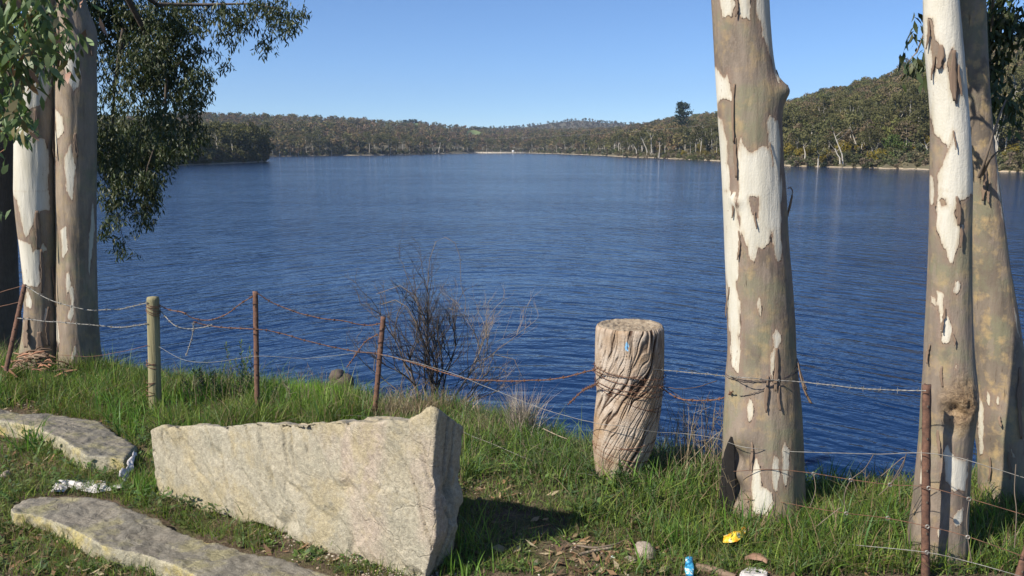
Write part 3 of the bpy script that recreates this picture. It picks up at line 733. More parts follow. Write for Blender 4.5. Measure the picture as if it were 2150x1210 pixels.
# --- single trunk (right of centre)
Y2 = 3.62
t2r = [(-760, 1466, 1590), (-300, 1480, 1602), (0, 1492, 1615), (50, 1496, 1618), (100, 1499, 1622), (150, 1502, 1628), (200, 1505, 1637), (260, 1508, 1641), (330, 1513, 1644),
       (400, 1516, 1650), (450, 1519, 1653), (520, 1521, 1657), (600, 1524, 1663), (680, 1527, 1669), (740, 1528, 1671), (770, 1525, 1674), (820, 1522, 1680), (870, 1519, 1684), (930, 1517, 1686),
       (1000, 1514, 1688), (1060, 1510, 1691), (1100, 1506, 1696), (1180, 1500, 1700)]
cream2 = [[(1511, -60), (1539, -60), (1542, 20), (1537, 45), (1528, 40), (1518, 45), (1513, 20)],
 [(1549, -70), (1572, -70), (1576, 33), (1575, 53), (1567, 46), (1557, 48), (1552, 30)],
 [(1587, -80), (1619, -80), (1623, 33), (1628, 109), (1632, 145), (1640, 155), (1630, 165), (1625, 178), (1620, 139), (1612, 112), (1608, 96), (1600, 83), (1597, 56), (1590, 43)],
 [(1496, 131), (1511, 152), (1521, 168), (1528, 157), (1534, 178), (1538, 215), (1531, 211), (1521, 208), (1513, 211), (1508, 218), (1511, 245), (1516, 251), (1524, 281), (1528, 297), (1531, 344), (1534, 355), (1532, 400), (1510, 400), (1505, 300)],
 [(1556, 284), (1564, 307), (1577, 322), (1592, 312), (1605, 309), (1612, 314), (1610, 281), (1609, 261), (1615, 244), (1630, 258), (1635, 290), (1638, 363), (1640, 400), (1638, 440), (1638, 475), (1617, 479), (1615, 502), (1600, 522), (1592, 514), (1584, 547), (1577, 539), (1566, 506), (1556, 480), (1552, 450), (1550, 400), (1549, 340)],
 [(1620, 475), (1638, 470), (1639, 540), (1630, 541), (1622, 515)],
 [(1508, 400), (1547, 400), (1552, 450), (1556, 483), (1551, 542), (1552, 572), (1546, 588), (1549, 605), (1556, 631), (1556, 681), (1551, 697), (1556, 730), (1551, 773), (1546, 778), (1536, 757), (1534, 697), (1529, 664), (1525, 598), (1518, 559), (1512, 499)],
 [(1590, 611), (1597, 615), (1600, 638), (1597, 656), (1590, 648)],
 [(1628, 678), (1635, 691), (1633, 707), (1625, 730), (1622, 763), (1620, 790), (1615, 790), (1615, 730), (1623, 714), (1622, 691)],
 [(1572, 813), (1579, 827), (1582, 843), (1574, 868), (1569, 859), (1568, 837)],
 [(1644, 901), (1653, 916), (1651, 972), (1644, 993), (1639, 965), (1639, 920)],
 [(1623, 925), (1633, 934), (1634, 965), (1627, 1003), (1621, 996), (1618, 951)],
 [(1588, 934), (1595, 951), (1599, 990), (1620, 1000), (1623, 1024), (1609, 1047), (1581, 1045), (1576, 1003), (1580, 955)]]
brown2 = [[(1575, 412), (1590, 410), (1595, 425), (1592, 455), (1585, 452), (1578, 440)]]
e2 = empty('gum_tree', (P(1622, 1090, Y2).x, Y2, gz(P(1622, 1090, Y2).x, Y2)), label='thick gum trunk with cream and taupe patches standing alone right of the stump', cat='tree')
def par(o, e):
    o.parent = e; o.matrix_parent_inverse = Matrix.Translation(-e.location); return o
T2, i2 = trunk(t2r, Y2, cream2, brown2, 'bark', None, 'trunk', 2, bumps=[(P(1640, 190, Y2).z, 1.45, .028, .030), (P(1640, 205, Y2).z, 1.35, .05, .015), (P(1545, 420, Y2).z, -.6, .02, .012), (P(1600, 950, Y2).z, -.72, .035, -.04), (P(1600, 1010, Y2).z, -.75, .035, -.04), (P(1600, 1060, Y2).z, -.3, .03, .012), (P(1600, 900, Y2).z, -.5, .03, .010)])
par(T2, e2)
# knob stub and flared root with a hollow whose darkness is a painted patch
kz = P(1652, 188, Y2)
mb = MB(); mb.add(*tube([(kz.x-.08, Y2, kz.z-.02), (kz.x-.045, Y2-.01, kz.z-.01), (kz.x-.02, Y2-.01, kz.z-.002), (kz.x-.004, Y2-.01, kz.z-.004), (kz.x+.002, Y2-.012, kz.z-.008)], [.03, .042, .034, .020, .002], 14))
ob = obj('branch_stub', mb.mesh('branch_stub', True), M['bark']); par(ob, e2)
def root(pts, rad, nm='root', mat='bark', e=None, sdv=-.05):
    V, F = tube(pts, rad, 20); V = V+.012*(np.stack([fbm(V[:, 0]*12, V[:, 1]*12, V[:, 2]*12, 3, k) for k in (1, 2, 3)], -1)-.5)*2
    ob = obj(nm, mkmesh(nm, V, F, True, attrs={'sd': np.full(len(V), sdv)}), M[mat]); return par(ob, e)
def hollow():
    rows_ = [(905, 1538, 2), (920, 1536, 6), (940, 1533, 10), (965, 1530, 14), (990, 1528, 17), (1015, 1526, 19), (1040, 1523, 19), (1070, 1520, 17), (1090, 1518, 15)]
    V = []
    for py, pc, hw in rows_:
        z = P(pc, py, Y2).z; c = np.interp(z, i2[0], i2[1]); r = np.interp(z, i2[0], i2[2])
        for k in np.linspace(-1, 1, 7):
            x = P(pc+k*hw*(1+.1*math.sin(py)), py, Y2).x; s_ = max(-.995, min(.97, (x-c)*math.cos(i2[3])/r)); V.append(surf(i2, z, i2[3]+math.asin(s_), Y2, .006-.004*abs(k)))
    return par(obj('hollow', mkmesh('hollow', np.array([list(v) for v in V]), grid_faces(len(rows_), 7), True), simple('charred_hollow', (.003, .002, .002), (.008, .006, .005), 30, 1.0)), e2)  # near-black colour paints the shade inside the hollow onto the bark
hollow()
for q in [(1543, 180, 300, 8, 3), (1547, 290, 372, 10, 4), (1541, 400, 455, 8, 5), (1553, 480, 540, 6, 6), (1626, 715, 800, 11, 7), (1608, 770, 842, 9, 8), (1632, 790, 838, 8, 9), (1586, 440, 475, 5, 10), (1616, 300, 350, 4, 11), (1547, 0, 45, 7, 12), (1578, 905, 960, 6, 13), (1531, 600, 665, 7, 14), (1636, 150, 178, 10, 15)]:
    par(peel(None, i2, Y2, *q[:4], seed=q[4], lift=.006), e2)
for q in [(1668, 745, 800, 9, 21), (1676, 780, 832, 8, 22)]: par(peel(None, i2, Y2, *q[:4], seed=q[4], lift=.03), e2)
# thin curl standing off the right side
cp = [P(1653, 455, Y2), P(1658, 435, Y2-.02), P(1663, 412, Y2-.03), P(1664, 400, Y2-.03), P(1660, 394, Y2-.03), P(1654, 396, Y2-.02)]
ob = obj('bark_strip', mkmesh('bark_strip', *tube(cp, [.004, .006, .004, .003, .003, .002], 6)), M['peel']); par(ob, e2)

# --- right pair
Y3 = 3.16
t3r = [(-760, 1925, 1990), (-300, 1932, 2005), (0, 1937, 2014), (80, 1938, 2022), (140, 1944, 2027), (200, 1950, 2032), (260, 1953, 2037), (330, 1951, 2041), (400, 1951, 2043), (470, 1950, 2041), (540, 1948, 2041), (620, 1944, 2041), (700, 1940, 2043),
       (770, 1938, 2048), (830, 1934, 2054), (880, 1931, 2050), (940, 1927, 2042), (1000, 1920, 2038), (1060, 1914, 2036), (1120, 1905, 2034), (1180, 1896, 2034), (1260, 1888, 2036)]
cream3 = [[(1900, -80), (2030, -80), (2022, 80), (2050, 200), (2050, 330), (2050, 400), (2040, 410), (2030, 404), (2010, 408), (1970, 400), (1969, 364), (1979, 340), (1992, 317), (1990, 305), (1978, 300), (1970, 290), (1960, 278), (1954, 250), (1945, 200), (1930, 142)],
 [(1970, 395), (2041, 395), (2038, 410), (2012, 420), (2005, 446), (2012, 469), (2023, 471), (2012, 509), (2005, 532), (2000, 550), (1992, 542), (1987, 522), (1979, 519), (1972, 492), (1964, 476), (1967, 453), (1965, 420)],
 [(1952, 370), (1961, 372), (1960, 400), (1959, 426), (1952, 433)], [(2005, 582), (2015, 588), (2015, 605), (2008, 615), (2002, 605)], [(1954, 618), (1964, 625), (1964, 641), (1954, 635)],
 [(1967, 608), (1980, 611), (1980, 651), (1995, 661), (2000, 684), (1995, 711), (1979, 711), (1975, 681), (1970, 651)],
 [(1988, 919), (2003, 942), (2021, 950), (2034, 944), (2032, 981), (2026, 1012), (2013, 1008), (2001, 1012), (1986, 989), (1982, 934)],
 [(2000, 1063), (2024, 1039), (2022, 1074), (2005, 1084)], [(1932, 950), (1938, 942), (1938, 1012), (1932, 1012)], [(1969, 1090), (1977, 1085), (1975, 1105), (1967, 1108)], [(2006, 752), (2010, 756), (2008, 766), (2004, 762)]]
brown3 = [[(1949, 41), (1956, 43), (1962, 76), (1974, 99), (1983, 132), (1982, 147), (1972, 142), (1967, 125), (1960, 165), (1958, 122), (1954, 80)],
 [(1999, 105), (2003, 120), (2009, 125), (2011, 150), (2017, 190), (2018, 202), (2010, 200), (2008, 218), (2000, 190), (1992, 160), (1990, 130)], [(2004, 274), (2000, 300), (1988, 322), (1985, 318), (1996, 300)], [(1973, 418), (1984, 416), (1986, 430), (1976, 432)]]
x3 = P(1975, 1180, Y3).x
e3 = empty('gum_tree', (x3, Y3, gz(x3, Y3)), label='smooth cream gum trunk with a knotty burl directly behind the rusty picket at the right', cat='tree')
T3, i3 = trunk(t3r, Y3, cream3, brown3, 'bark', None, 'trunk', 3, bumps=[(P(1990, 840, Y3).z, 0., .07, .014), (P(1990, 850, Y3).z, .12, .022, -.034), (P(1992, 880, Y3).z, .1, .02, -.022), (P(2030, 840, Y3).z, .9, .04, .003)], burl=(P(1990, 835, Y3).z, .05, .075, .11, .020))
par(T3, e3)
for q in [(1952, 45, 105, 8, 31), (1975, 98, 148, 14, 32), (1963, 120, 170, 6, 33), (2001, 110, 215, 16, 34), (2012, 140, 205, 7, 35), (2003, 275, 315, 5, 36), (2009, 410, 470, 10, 37), (2014, 470, 515, 8, 38), (1982, 640, 690, 7, 39), (1953, 720, 760, 8, 40), (1979, 760, 800, 8, 41), (1972, 890, 940, 8, 42), (2001, 690, 715, 5, 43), (1975, 975, 1010, 7, 44)]:
    par(peel(None, i3, Y3, *q[:4], seed=q[4], lift=.007), e3)
Y4 = 3.72
t4r = [(-760, 2002, 2040), (-300, 2002, 2056), (0, 2006, 2070), (100, 2008, 2074), (200, 2012, 2079), (260, 2016, 2084), (330, 2022, 2091), (400, 2028, 2100), (480, 2034, 2111), (560, 2038, 2121), (650, 2042, 2137), (740, 2046, 2150), (820, 2048, 2166), (900, 2044, 2182),
       (960, 2052, 2190), (1040, 2052, 2202), (1100, 2046, 2218), (1170, 2040, 2235), (1240, 2030, 2245)]
cream4 = [[(2073, 815), (2078, 822), (2078, 845), (2070, 835)], [(2092, 820), (2098, 822), (2097, 840), (2091, 836)], [(2056, 830), (2066, 850), (2064, 950), (2058, 955), (2054, 880)], [(2118, 920), (2126, 925), (2132, 945), (2122, 940)], [(2145, 880), (2150, 890), (2150, 910), (2144, 905)],
          [(2093, 335), (2098, 400), (2104, 440), (2108, 470), (2100, 440), (2094, 400)], [(2128, 640), (2134, 660), (2140, 700), (2133, 690)]]
x4 = P(2130, 1165, Y4).x
e4 = empty('gum_tree', (x4, Y4, gz(x4, Y4)), label='mottled tan gum trunk spreading at its foot, half cut off by the right edge', cat='tree')
T4, i4 = trunk(t4r, Y4, cream4, [], 'bark_ochre', None, 'trunk', 4, bumps=[(P(2140, 1080, Y4).z, .3, .05, .02)]); par(T4, e4)
for q in [(2066, 350, 420, 9, 51), (2075, 380, 425, 6, 52), (2138, 760, 900, 12, 53), (2100, 860, 880, 8, 54), (2118, 930, 985, 8, 55), (2080, 950, 1000, 6, 56), (2098, 1070, 1120, 9, 57), (2110, 1060, 1085, 12, 58)]:
    par(peel(None, i4, Y4, *q[:4], seed=q[4], lift=.008), e4)
def limb(pts, r, e, nm='branch', mat='twig', k=7):
    return par(obj(nm, mkmesh(nm, *tube([tuple(p) for p in pts], r, k), smooth=True), M[mat]), e)
limb([P(2056, 372, Y4-.1), P(2066, 345, Y4-.16), P(2080, 300, Y4-.2), (P(2098, 245, Y4-.2)), P(2112, 210, Y4-.18)], [.008, .006, .005, .004, .003], e4)
limb([P(2062, 366, Y4-.1), P(2078, 335, Y4-.2), P(2095, 318, Y4-.25), P(2150, 300, Y4-.3)], [.009, .005, .003, .001], e4)

# --- left double trunk
Y1 = 6.35
tAr = [(-760, 100, 160), (-300, 80, 135), (-120, 66, 130), (0, 54, 124), (60, 46, 122), (120, 40, 121), (200, 34, 120), (300, 29, 120), (400, 28, 121), (460, 33, 122), (520, 41, 122), (590, 48, 122), (650, 50, 124), (700, 46, 126), (750, 38, 128), (800, 30, 132), (850, 20, 136)]
tBr = [(-760, 140, 196), (-300, 126, 188), (-120, 118, 184), (0, 112, 180), (50, 114, 192), (110, 114, 201), (180, 113, 205), (260, 113, 204), (400, 115, 204), (500, 117, 204), (600, 116, 205), (660, 117, 207), (710, 118, 210), (760, 118, 215), (810, 114, 222), (850, 110, 230)]
creamA = [[(40, 95), (99, 100), (110, 140), (108, 190), (95, 218), (60, 232), (30, 222), (28, 158)], [(26, 251), (53, 254), (63, 288), (95, 291), (104, 330), (100, 402), (22, 402), (18, 330)],
 [(22, 398), (104, 398), (104, 440), (84, 440), (66, 476), (56, 496), (50, 483), (36, 420)], [(38, 499), (66, 509), (70, 526), (92, 506), (99, 522), (86, 532), (83, 559), (86, 585), (79, 598), (50, 595), (42, 545)], [(56, 598), (69, 628), (66, 645), (56, 638)], [(95, 640), (106, 650), (100, 672), (92, 668)], [(45, -60), (85, -60), (80, 40), (60, 60), (48, 30)]]
creamB = [[(132, 89), (155, 99), (172, 159), (165, 185), (155, 195), (139, 165), (132, 116)], [(117, 231), (132, 248), (135, 281), (122, 291), (116, 363)], [(135, 330), (150, 300), (160, 350), (152, 420), (140, 400)], [(128, 480), (140, 470), (144, 520), (132, 540)], [(144, 598), (155, 595), (155, 651), (149, 671), (142, 658), (150, 631)], [(195, 417), (200, 483), (188, 579), (185, 532), (190, 466)],
 [(117, 645), (126, 698), (124, 727), (118, 698)], [(159, 708), (162, 731), (152, 751), (150, 741)], [(138, 575), (146, 560), (150, 590), (140, 620)]]
x1 = P(120, 800, Y1).x
e1 = empty('gum_tree', (x1, Y1, gz(x1, Y1)), label='big forked gum with two stems joined at the base at the left edge', cat='tree')
TA, iA = trunk(tAr, Y1-.05, creamA, [], 'bark_left', None, 'stem', 5); par(TA, e1)
TB, iB = trunk(tBr, Y1, creamB, [], 'bark_left', None, 'stem', 6, bumps=[(P(190, 70, Y1).z, 1.2, .09, .03)]); par(TB, e1)
for q in [(80, 440, 520, 14, 61), (88, 520, 610, 10, 62), (74, 230, 300, 10, 63), (108, 230, 330, 8, 64), (100, 640, 720, 10, 65), (60, 660, 720, 14, 66), (85, 690, 745, 16, 67), (110, 560, 640, 8, 68), (104, 20, 110, 9, 69)]:
    par(peel(None, iA, Y1-.05, *q[:4], seed=q[4], lift=.02), e1)
for q in [(122, 60, 160, 8, 71), (140, 10, 60, 8, 72), (160, 280, 330, 8, 73), (186, 70, 120, 12, 74)]:
    par(peel(None, iB, Y1, *q[:4], seed=q[4], lift=.02), e1)
Y5 = 7.1
x5 = P(-10, 790, Y5).x
e5 = empty('gum_tree', (x5, Y5, gz(x5, Y5)), label='dark shaded gum trunk cut by the left edge behind the forked gum', cat='tree')
T5, i5 = trunk([(-760, -110, -10), (-200, -70, 10), (100, -60, 30), (300, -55, 33), (500, -60, 38), (650, -70, 42), (760, -90, 60), (840, -100, 75)], Y5, [], [], 'darkbark', None, 'trunk', 8, step=.02); par(T5, e5)  # dark bark colour paints in the shade on this rear stem

# ================================================================ GUM LEAVES
def sprays(mb, cen, rad, n, size, rng, col, droop=.75, asp=4.2, leaves=9):
    """hanging sprays: each a short twig with drooping lance-shaped leaves"""
    V, F, CC = [], [], []; k0 = 0
    for i in range(n):
        d = rng.normal(size=3); d /= np.linalg.norm(d); p = np.array(cen)+d*rad*rng.rand()**.45*np.array([1, 1, 1.])
        tw = rng.normal(size=3)*.6; tw[2] -= .5; tw /= np.linalg.norm(tw); L = size*2.2
        for j in range(leaves):
            b = p+tw*L*j/leaves+rng.normal(size=3)*size*.22
            a = rng.normal(size=3)*.75; a[2] = -abs(a[2])-droop; a /= np.linalg.norm(a)
            s = size*rng.uniform(.6, 1.2); wv = np.cross(a, rng.normal(size=3)); wv /= np.linalg.norm(wv); nn = np.cross(a, wv)
            w_ = s/asp*.5; bend = nn*s*.10
            V += [b, b+a*s*.35+wv*w_+bend, b+a*s*.35-wv*w_+bend, b+a*s*.72+wv*w_*.7+bend*.8, b+a*s*.72-wv*w_*.7+bend*.8, b+a*s]
            F += [(k0, k0+1, k0+2, k0), (k0+1, k0+3, k0+4, k0+2), (k0+3, k0+5, k0+4, k0+3)]; k0 += 6
            c = np.array(col[rng.randint(len(col))])*rng.uniform(.7, 1.25); CC += [c]*6
    F = np.array(F); 
    if not len(F): return
    tri = F[F[:, 0] == F[:, 3]][:, :3]; quad = F[F[:, 0] != F[:, 3]]
    base = mb.n; V = np.array(V)
    mb.V.append(V); mb.n += len(V); mb.C.append(np.array(CC))
    mb.F.setdefault(3, []).append(tri+base); mb.F.setdefault(4, []).append(quad+base)
GL = [(.050, .072, .026), (.062, .080, .030), (.040, .060, .024), (.075, .085, .035), (.055, .062, .022)]  # low tones put the foliage's own shade into the leaf colour
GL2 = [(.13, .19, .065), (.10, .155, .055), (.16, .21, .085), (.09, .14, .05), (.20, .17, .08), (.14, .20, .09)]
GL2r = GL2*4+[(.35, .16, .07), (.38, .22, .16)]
rng = np.random.RandomState(9)
mb = MB()
for px, py, r, dens in [(205, 10, 50, 1), (250, 30, 60, 1), (310, 40, 70, 1), (370, 55, 55, 1), (400, 20, 40, .9), (240, 100, 55, 1), (300, 120, 60, 1), (350, 125, 55, 1), (400, 115, 35, .9), (418, 160, 28, .9), (435, 140, 15, .6), (235, 180, 45, .5), (290, 190, 50, .7), (350, 185, 50, 1), (395, 195, 40, .9), (410, 215, 20, .7),
    (230, 240, 38, .35), (285, 255, 40, .35), (340, 240, 45, .45), (385, 250, 25, .5), (355, 290, 40, .9), (405, 262, 20, 1), (415, 285, 20, 1), (290, 295, 50, .8), (235, 300, 45, 1), (240, 350, 50, 1), (300, 345, 50, 1), (345, 330, 35, .8), (385, 305, 18, .7), (405, 310, 18, .8), (240, 385, 35, .55), (310, 380, 30, 1), (230, 420, 30, .45), (275, 415, 30, .6), (310, 425, 28, 1), (318, 395, 22, 1), (295, 460, 22, .9), (225, 475, 22, .8), (255, 505, 12, .8), (265, 525, 12, .8), (240, 445, 22, .5),
    (450, 10, 25, .7), (485, 25, 26, .9), (503, 45, 22, .9), (480, 70, 20, .9), (520, 20, 22, .6), (535, 8, 22, .7), (560, 10, 22, .8), (590, 22, 25, .9), (612, 40, 20, .8), (575, 45, 16, .6), (605, 62, 16, .7), (625, 20, 16, .6), (553, 70, 12, .6), (560, 100, 13, .9), (548, 88, 10, .7), (465, 125, 12, .5), (478, 118, 8, .5), (445, 95, 14, .4), (440, 50, 18, .5)]:
    Yd = Y1+1.2+rng.normal()*.35
    c = P(px, py, Yd); rr = r/FPX*Yd
    sprays(mb, c, rr, int(dens*r*r*.052)+2, .052, rng, GL)
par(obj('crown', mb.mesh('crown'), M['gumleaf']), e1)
mb = MB()
for px, py, r, n in [(10, 10, 50, 26), (50, 20, 50, 26), (90, 30, 40, 16), (20, 70, 50, 24), (60, 70, 40, 20), (100, 70, 28, 9), (15, 120, 40, 18), (55, 110, 30, 8), (75, 95, 20, 6), (8, 170, 30, 12), (20, 210, 30, 10), (30, 245, 26, 8), (50, 240, 20, 5), (5, 270, 22, 4), (140, 78, 16, 5), (128, 60, 18, 5), (155, 75, 12, 3), (-60, 200, 50, 9), (-30, -90, 90, 26), (80, -60, 50, 14), (-110, 330, 50, 10), (-80, 420, 40, 8)]:  # sprays outside the frame are added to throw shade on the stems
    Yd = Y1-1.3+rng.normal()*.25
    sprays(mb, P(px, py, Yd), r/FPX*Yd, int(n*.95), .105, rng, GL2r, leaves=5, asp=3.4)
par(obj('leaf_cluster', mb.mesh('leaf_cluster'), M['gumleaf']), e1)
B = lambda *q: [P(a, b, Y1+c) for a, b, c in q]
limb(B((180, -160, 0), (240, -60, .6), (330, 10, 1.1), (430, 10, 1.2), (520, 8, 1.2), (600, 20, 1.2)), [.05, .035, .02, .012, .008, .003], e1, mat='darkbark')
limb(B((240, -60, .6), (300, 60, 1.1), (350, 160, 1.2), (345, 250, 1.2), (310, 350, 1.2), (300, 440, 1.2)), [.03, .02, .014, .01, .006, .002], e1, mat='darkbark')
limb(B((260, 60, 1.), (240, 180, 1.2), (235, 300, 1.2), (240, 420, 1.2), (262, 520, 1.2)), [.02, .014, .008, .005, .002], e1, mat='darkbark')
limb(B((350, 160, 1.2), (390, 120, 1.2), (430, 105, 1.2), (470, 118, 1.2)), [.006, .005, .003, .002], e1, mat='darkbark')
limb(B((520, 8, 1.2), (540, 50, 1.2), (555, 90, 1.2)), [.005, .004, .002], e1, mat='darkbark')
limb([P(-200, -200, 5.0), P(-100, -20, 5.0), P(-20, 60, 5.0), P(20, 160, 5.0), P(20, 250, 5.0)], [.03, .02, .012, .006, .002], e1, mat='darkbark')
mb = MB()
for px, py, r, n in [(2080, 20, 35, 22), (2120, 20, 40, 26), (2060, 60, 25, 14), (2095, 60, 30, 20), (2070, 95, 22, 12), (2110, 90, 22, 8), (2135, 60, 20, 8), (2150, 10, 30, 12), (2075, 140, 22, 11), (2070, 180, 22, 12), (2085, 205, 18, 8), (2095, 165, 14, 5), (2125, 215, 16, 5), (2110, 195, 14, 4), (2055, 225, 16, 5), (2140, 225, 16, 4), (1926, 32, 10, 2), (1918, 48, 8, 1), (1922, 115, 16, 4), (1910, 125, 12, 3), (1935, 90, 10, 2), (1995, -60, 40, 10), (2120, -60, 50, 26)]:
    Yd = Y4+.45 if px > 1990 else Y3+.35
    sprays(mb, P(px, py, Yd), r/FPX*Yd, n, .06, rng, GL+[(.07, .11, .05)], leaves=6, asp=3.4)
par(obj('leaf_cluster', mb.mesh('leaf_cluster'), M['gumleaf']), e4)
mb = MB()                                                  # unseen leaves added above the frame to shade the mottled trunk's upper part
for q_, r_, n_ in (((1.46, 3.38, 2.78), .30, 240), ((1.60, 3.44, 2.62), .2, 100), ((1.34, 3.32, 3.05), .3, 120)): sprays(mb, q_, r_, n_, .075, rng, GL, leaves=8, asp=3.)
par(obj('crown', mb.mesh('crown'), M['gumleaf']), e3)
limb([P(2050, -100, Y4), P(2085, 0, Y4+.4), P(2080, 100, Y4+.45), P(2075, 200, Y4+.45)], [.012, .008, .005, .002], e4)
limb([P(1975, -60, Y3+.1), P(1945, 60, Y3+.3), P(1925, 110, Y3+.35), P(1908, 128, Y3+.35)], [.008, .005, .003, .001], e4)
# upper stem of the right tree is darkened by the unseen leaves added above
# ================================================================ OLD STUMP POST
YS = float(G(1310, 1005).y)
def stump():
    rows = np.array([(668, 1254, 1392), (700, 1252, 1393), (760, 1252, 1393), (800, 1254, 1391), (830, 1255, 1388), (860, 1251, 1385), (890, 1248, 1380), (930, 1246, 1372), (960, 1248, 1360), (1000, 1252, 1345), (1040, 1255, 1335), (1090, 1255, 1335)])
    Yc = YS+.03
    zs = np.array([P((l+r)/2, py, Yc).z for py, l, r in rows]); xl = np.array([P(l, py, Yc).x for py, l, r in rows]); xr = np.array([P(r, py, Yc).x for py, l, r in rows])
    o = np.argsort(zs); zs, xl, xr = zs[o], xl[o], xr[o]
    ztop = P(1323, 682, Yc).z; z = np.arange(zs[0], ztop, .003); L, R = np.interp(z, zs, xl), np.interp(z, zs, xr)
    cx, rad = (L+R)/2, (R-L)/2; nc = 440; th = np.arange(nc)*2*math.pi/nc; TH, Z = np.meshgrid(th, z)
    lam = TH-(Z-ztop)*2.6*np.clip((ztop-Z)*3, .3, 1)                                # spiral grain
    wob = fbm(np.sin(TH)*2+4, np.cos(TH)*2, Z*3, 3, 40)*1.4
    def ridge(f, sd_, zz=1.0):
        c_, s_ = np.cos(lam+wob*.35)*f, np.sin(lam+wob*.35)*f
        return 1-np.abs(fbm(c_, s_, Z*zz, 2, sd_)*2-1)
    g1 = np.clip((ridge(3.4, 50, 1.6)-.94)/.06, 0, 1); g2 = np.clip((ridge(9, 60, 2.6)-.88)/.12, 0, 1)
    groove = np.clip(g1+.55*g2, 0, 1)
    rr = rad[:, None]*(1+.05*(fbm(np.sin(TH)*1.5, np.cos(TH)*1.5, Z*3, 3, 70)-.5)*2)-.011*g1-.006*g2+.004*ridge(13, 80, 4)
    topw = np.clip((Z-(ztop-.02))/.02, 0, 1); rr = rr-.008*topw**2
    Zw = Z+.006*(fbm(np.sin(TH)*3, np.cos(TH)*3, 0, 3, 90)-.5)*topw
    V = np.stack([cx[:, None]+rr*np.sin(TH), Yc-rr*np.cos(TH), Zw], -1)
    pp = P(1315, 727, Yc-.14); c_ = V.reshape(-1, 3)-np.array(pp); paint = np.clip(1-np.sqrt((c_[:, 0]/.011)**2+(c_[:, 2]/.028)**2), -1, 1)*.5+.35
    paint[c_[:, 1] > .1] = -1
    e = empty('stump_post', (float(cx[20]), Yc, gz(cx[20], Yc)), label='thick weathered stump of grooved grey wood with a blue paint fleck, wrapped in rusty wire', cat='stump')
    par(obj('trunk', mkmesh('trunk', V.reshape(-1, 3), grid_faces(len(z), nc, True)[:, ::-1], True, attrs={'groove': groove.ravel(), 'paint': paint}), M['stump']), e)
    # sawn top, slightly hollow
    ring = V[-1]; cc = ring.mean(0); us = np.linspace(0, 1, 26)[1:]
    W = [cc[None]+(ring-cc)*u for u in us]; W = np.stack(W)
    dx = W-cc; r_ = np.linalg.norm(dx[..., :2], axis=-1)/rad[-1]
    W[..., 2] += np.where(r_ < .97, -.012*np.clip((.9-r_)/.3, 0, 1)+.006*(fbm(dx[..., 0]*40, dx[..., 1]*40, 0, 3)-.5)*2+.003*np.sin(r_*38), 0)*np.clip((1-r_)*20, 0, 1)
    W0 = np.concatenate([[cc+np.array([0, 0, -.012])], W.reshape(-1, 3)])
    F4 = grid_faces(len(us), nc, True)+1; F3 = np.stack([np.zeros(nc, int), 1+np.arange(nc), 1+(np.arange(nc)+1) % nc], -1)
    o = obj('sawn_top', mkmesh('sawn_top', W0-cc, [F4, F3], True), M['stumptop']); par(o, e); o.location = cc
    return (z, cx, rad, 0.), Yc
iS, YSc = stump()

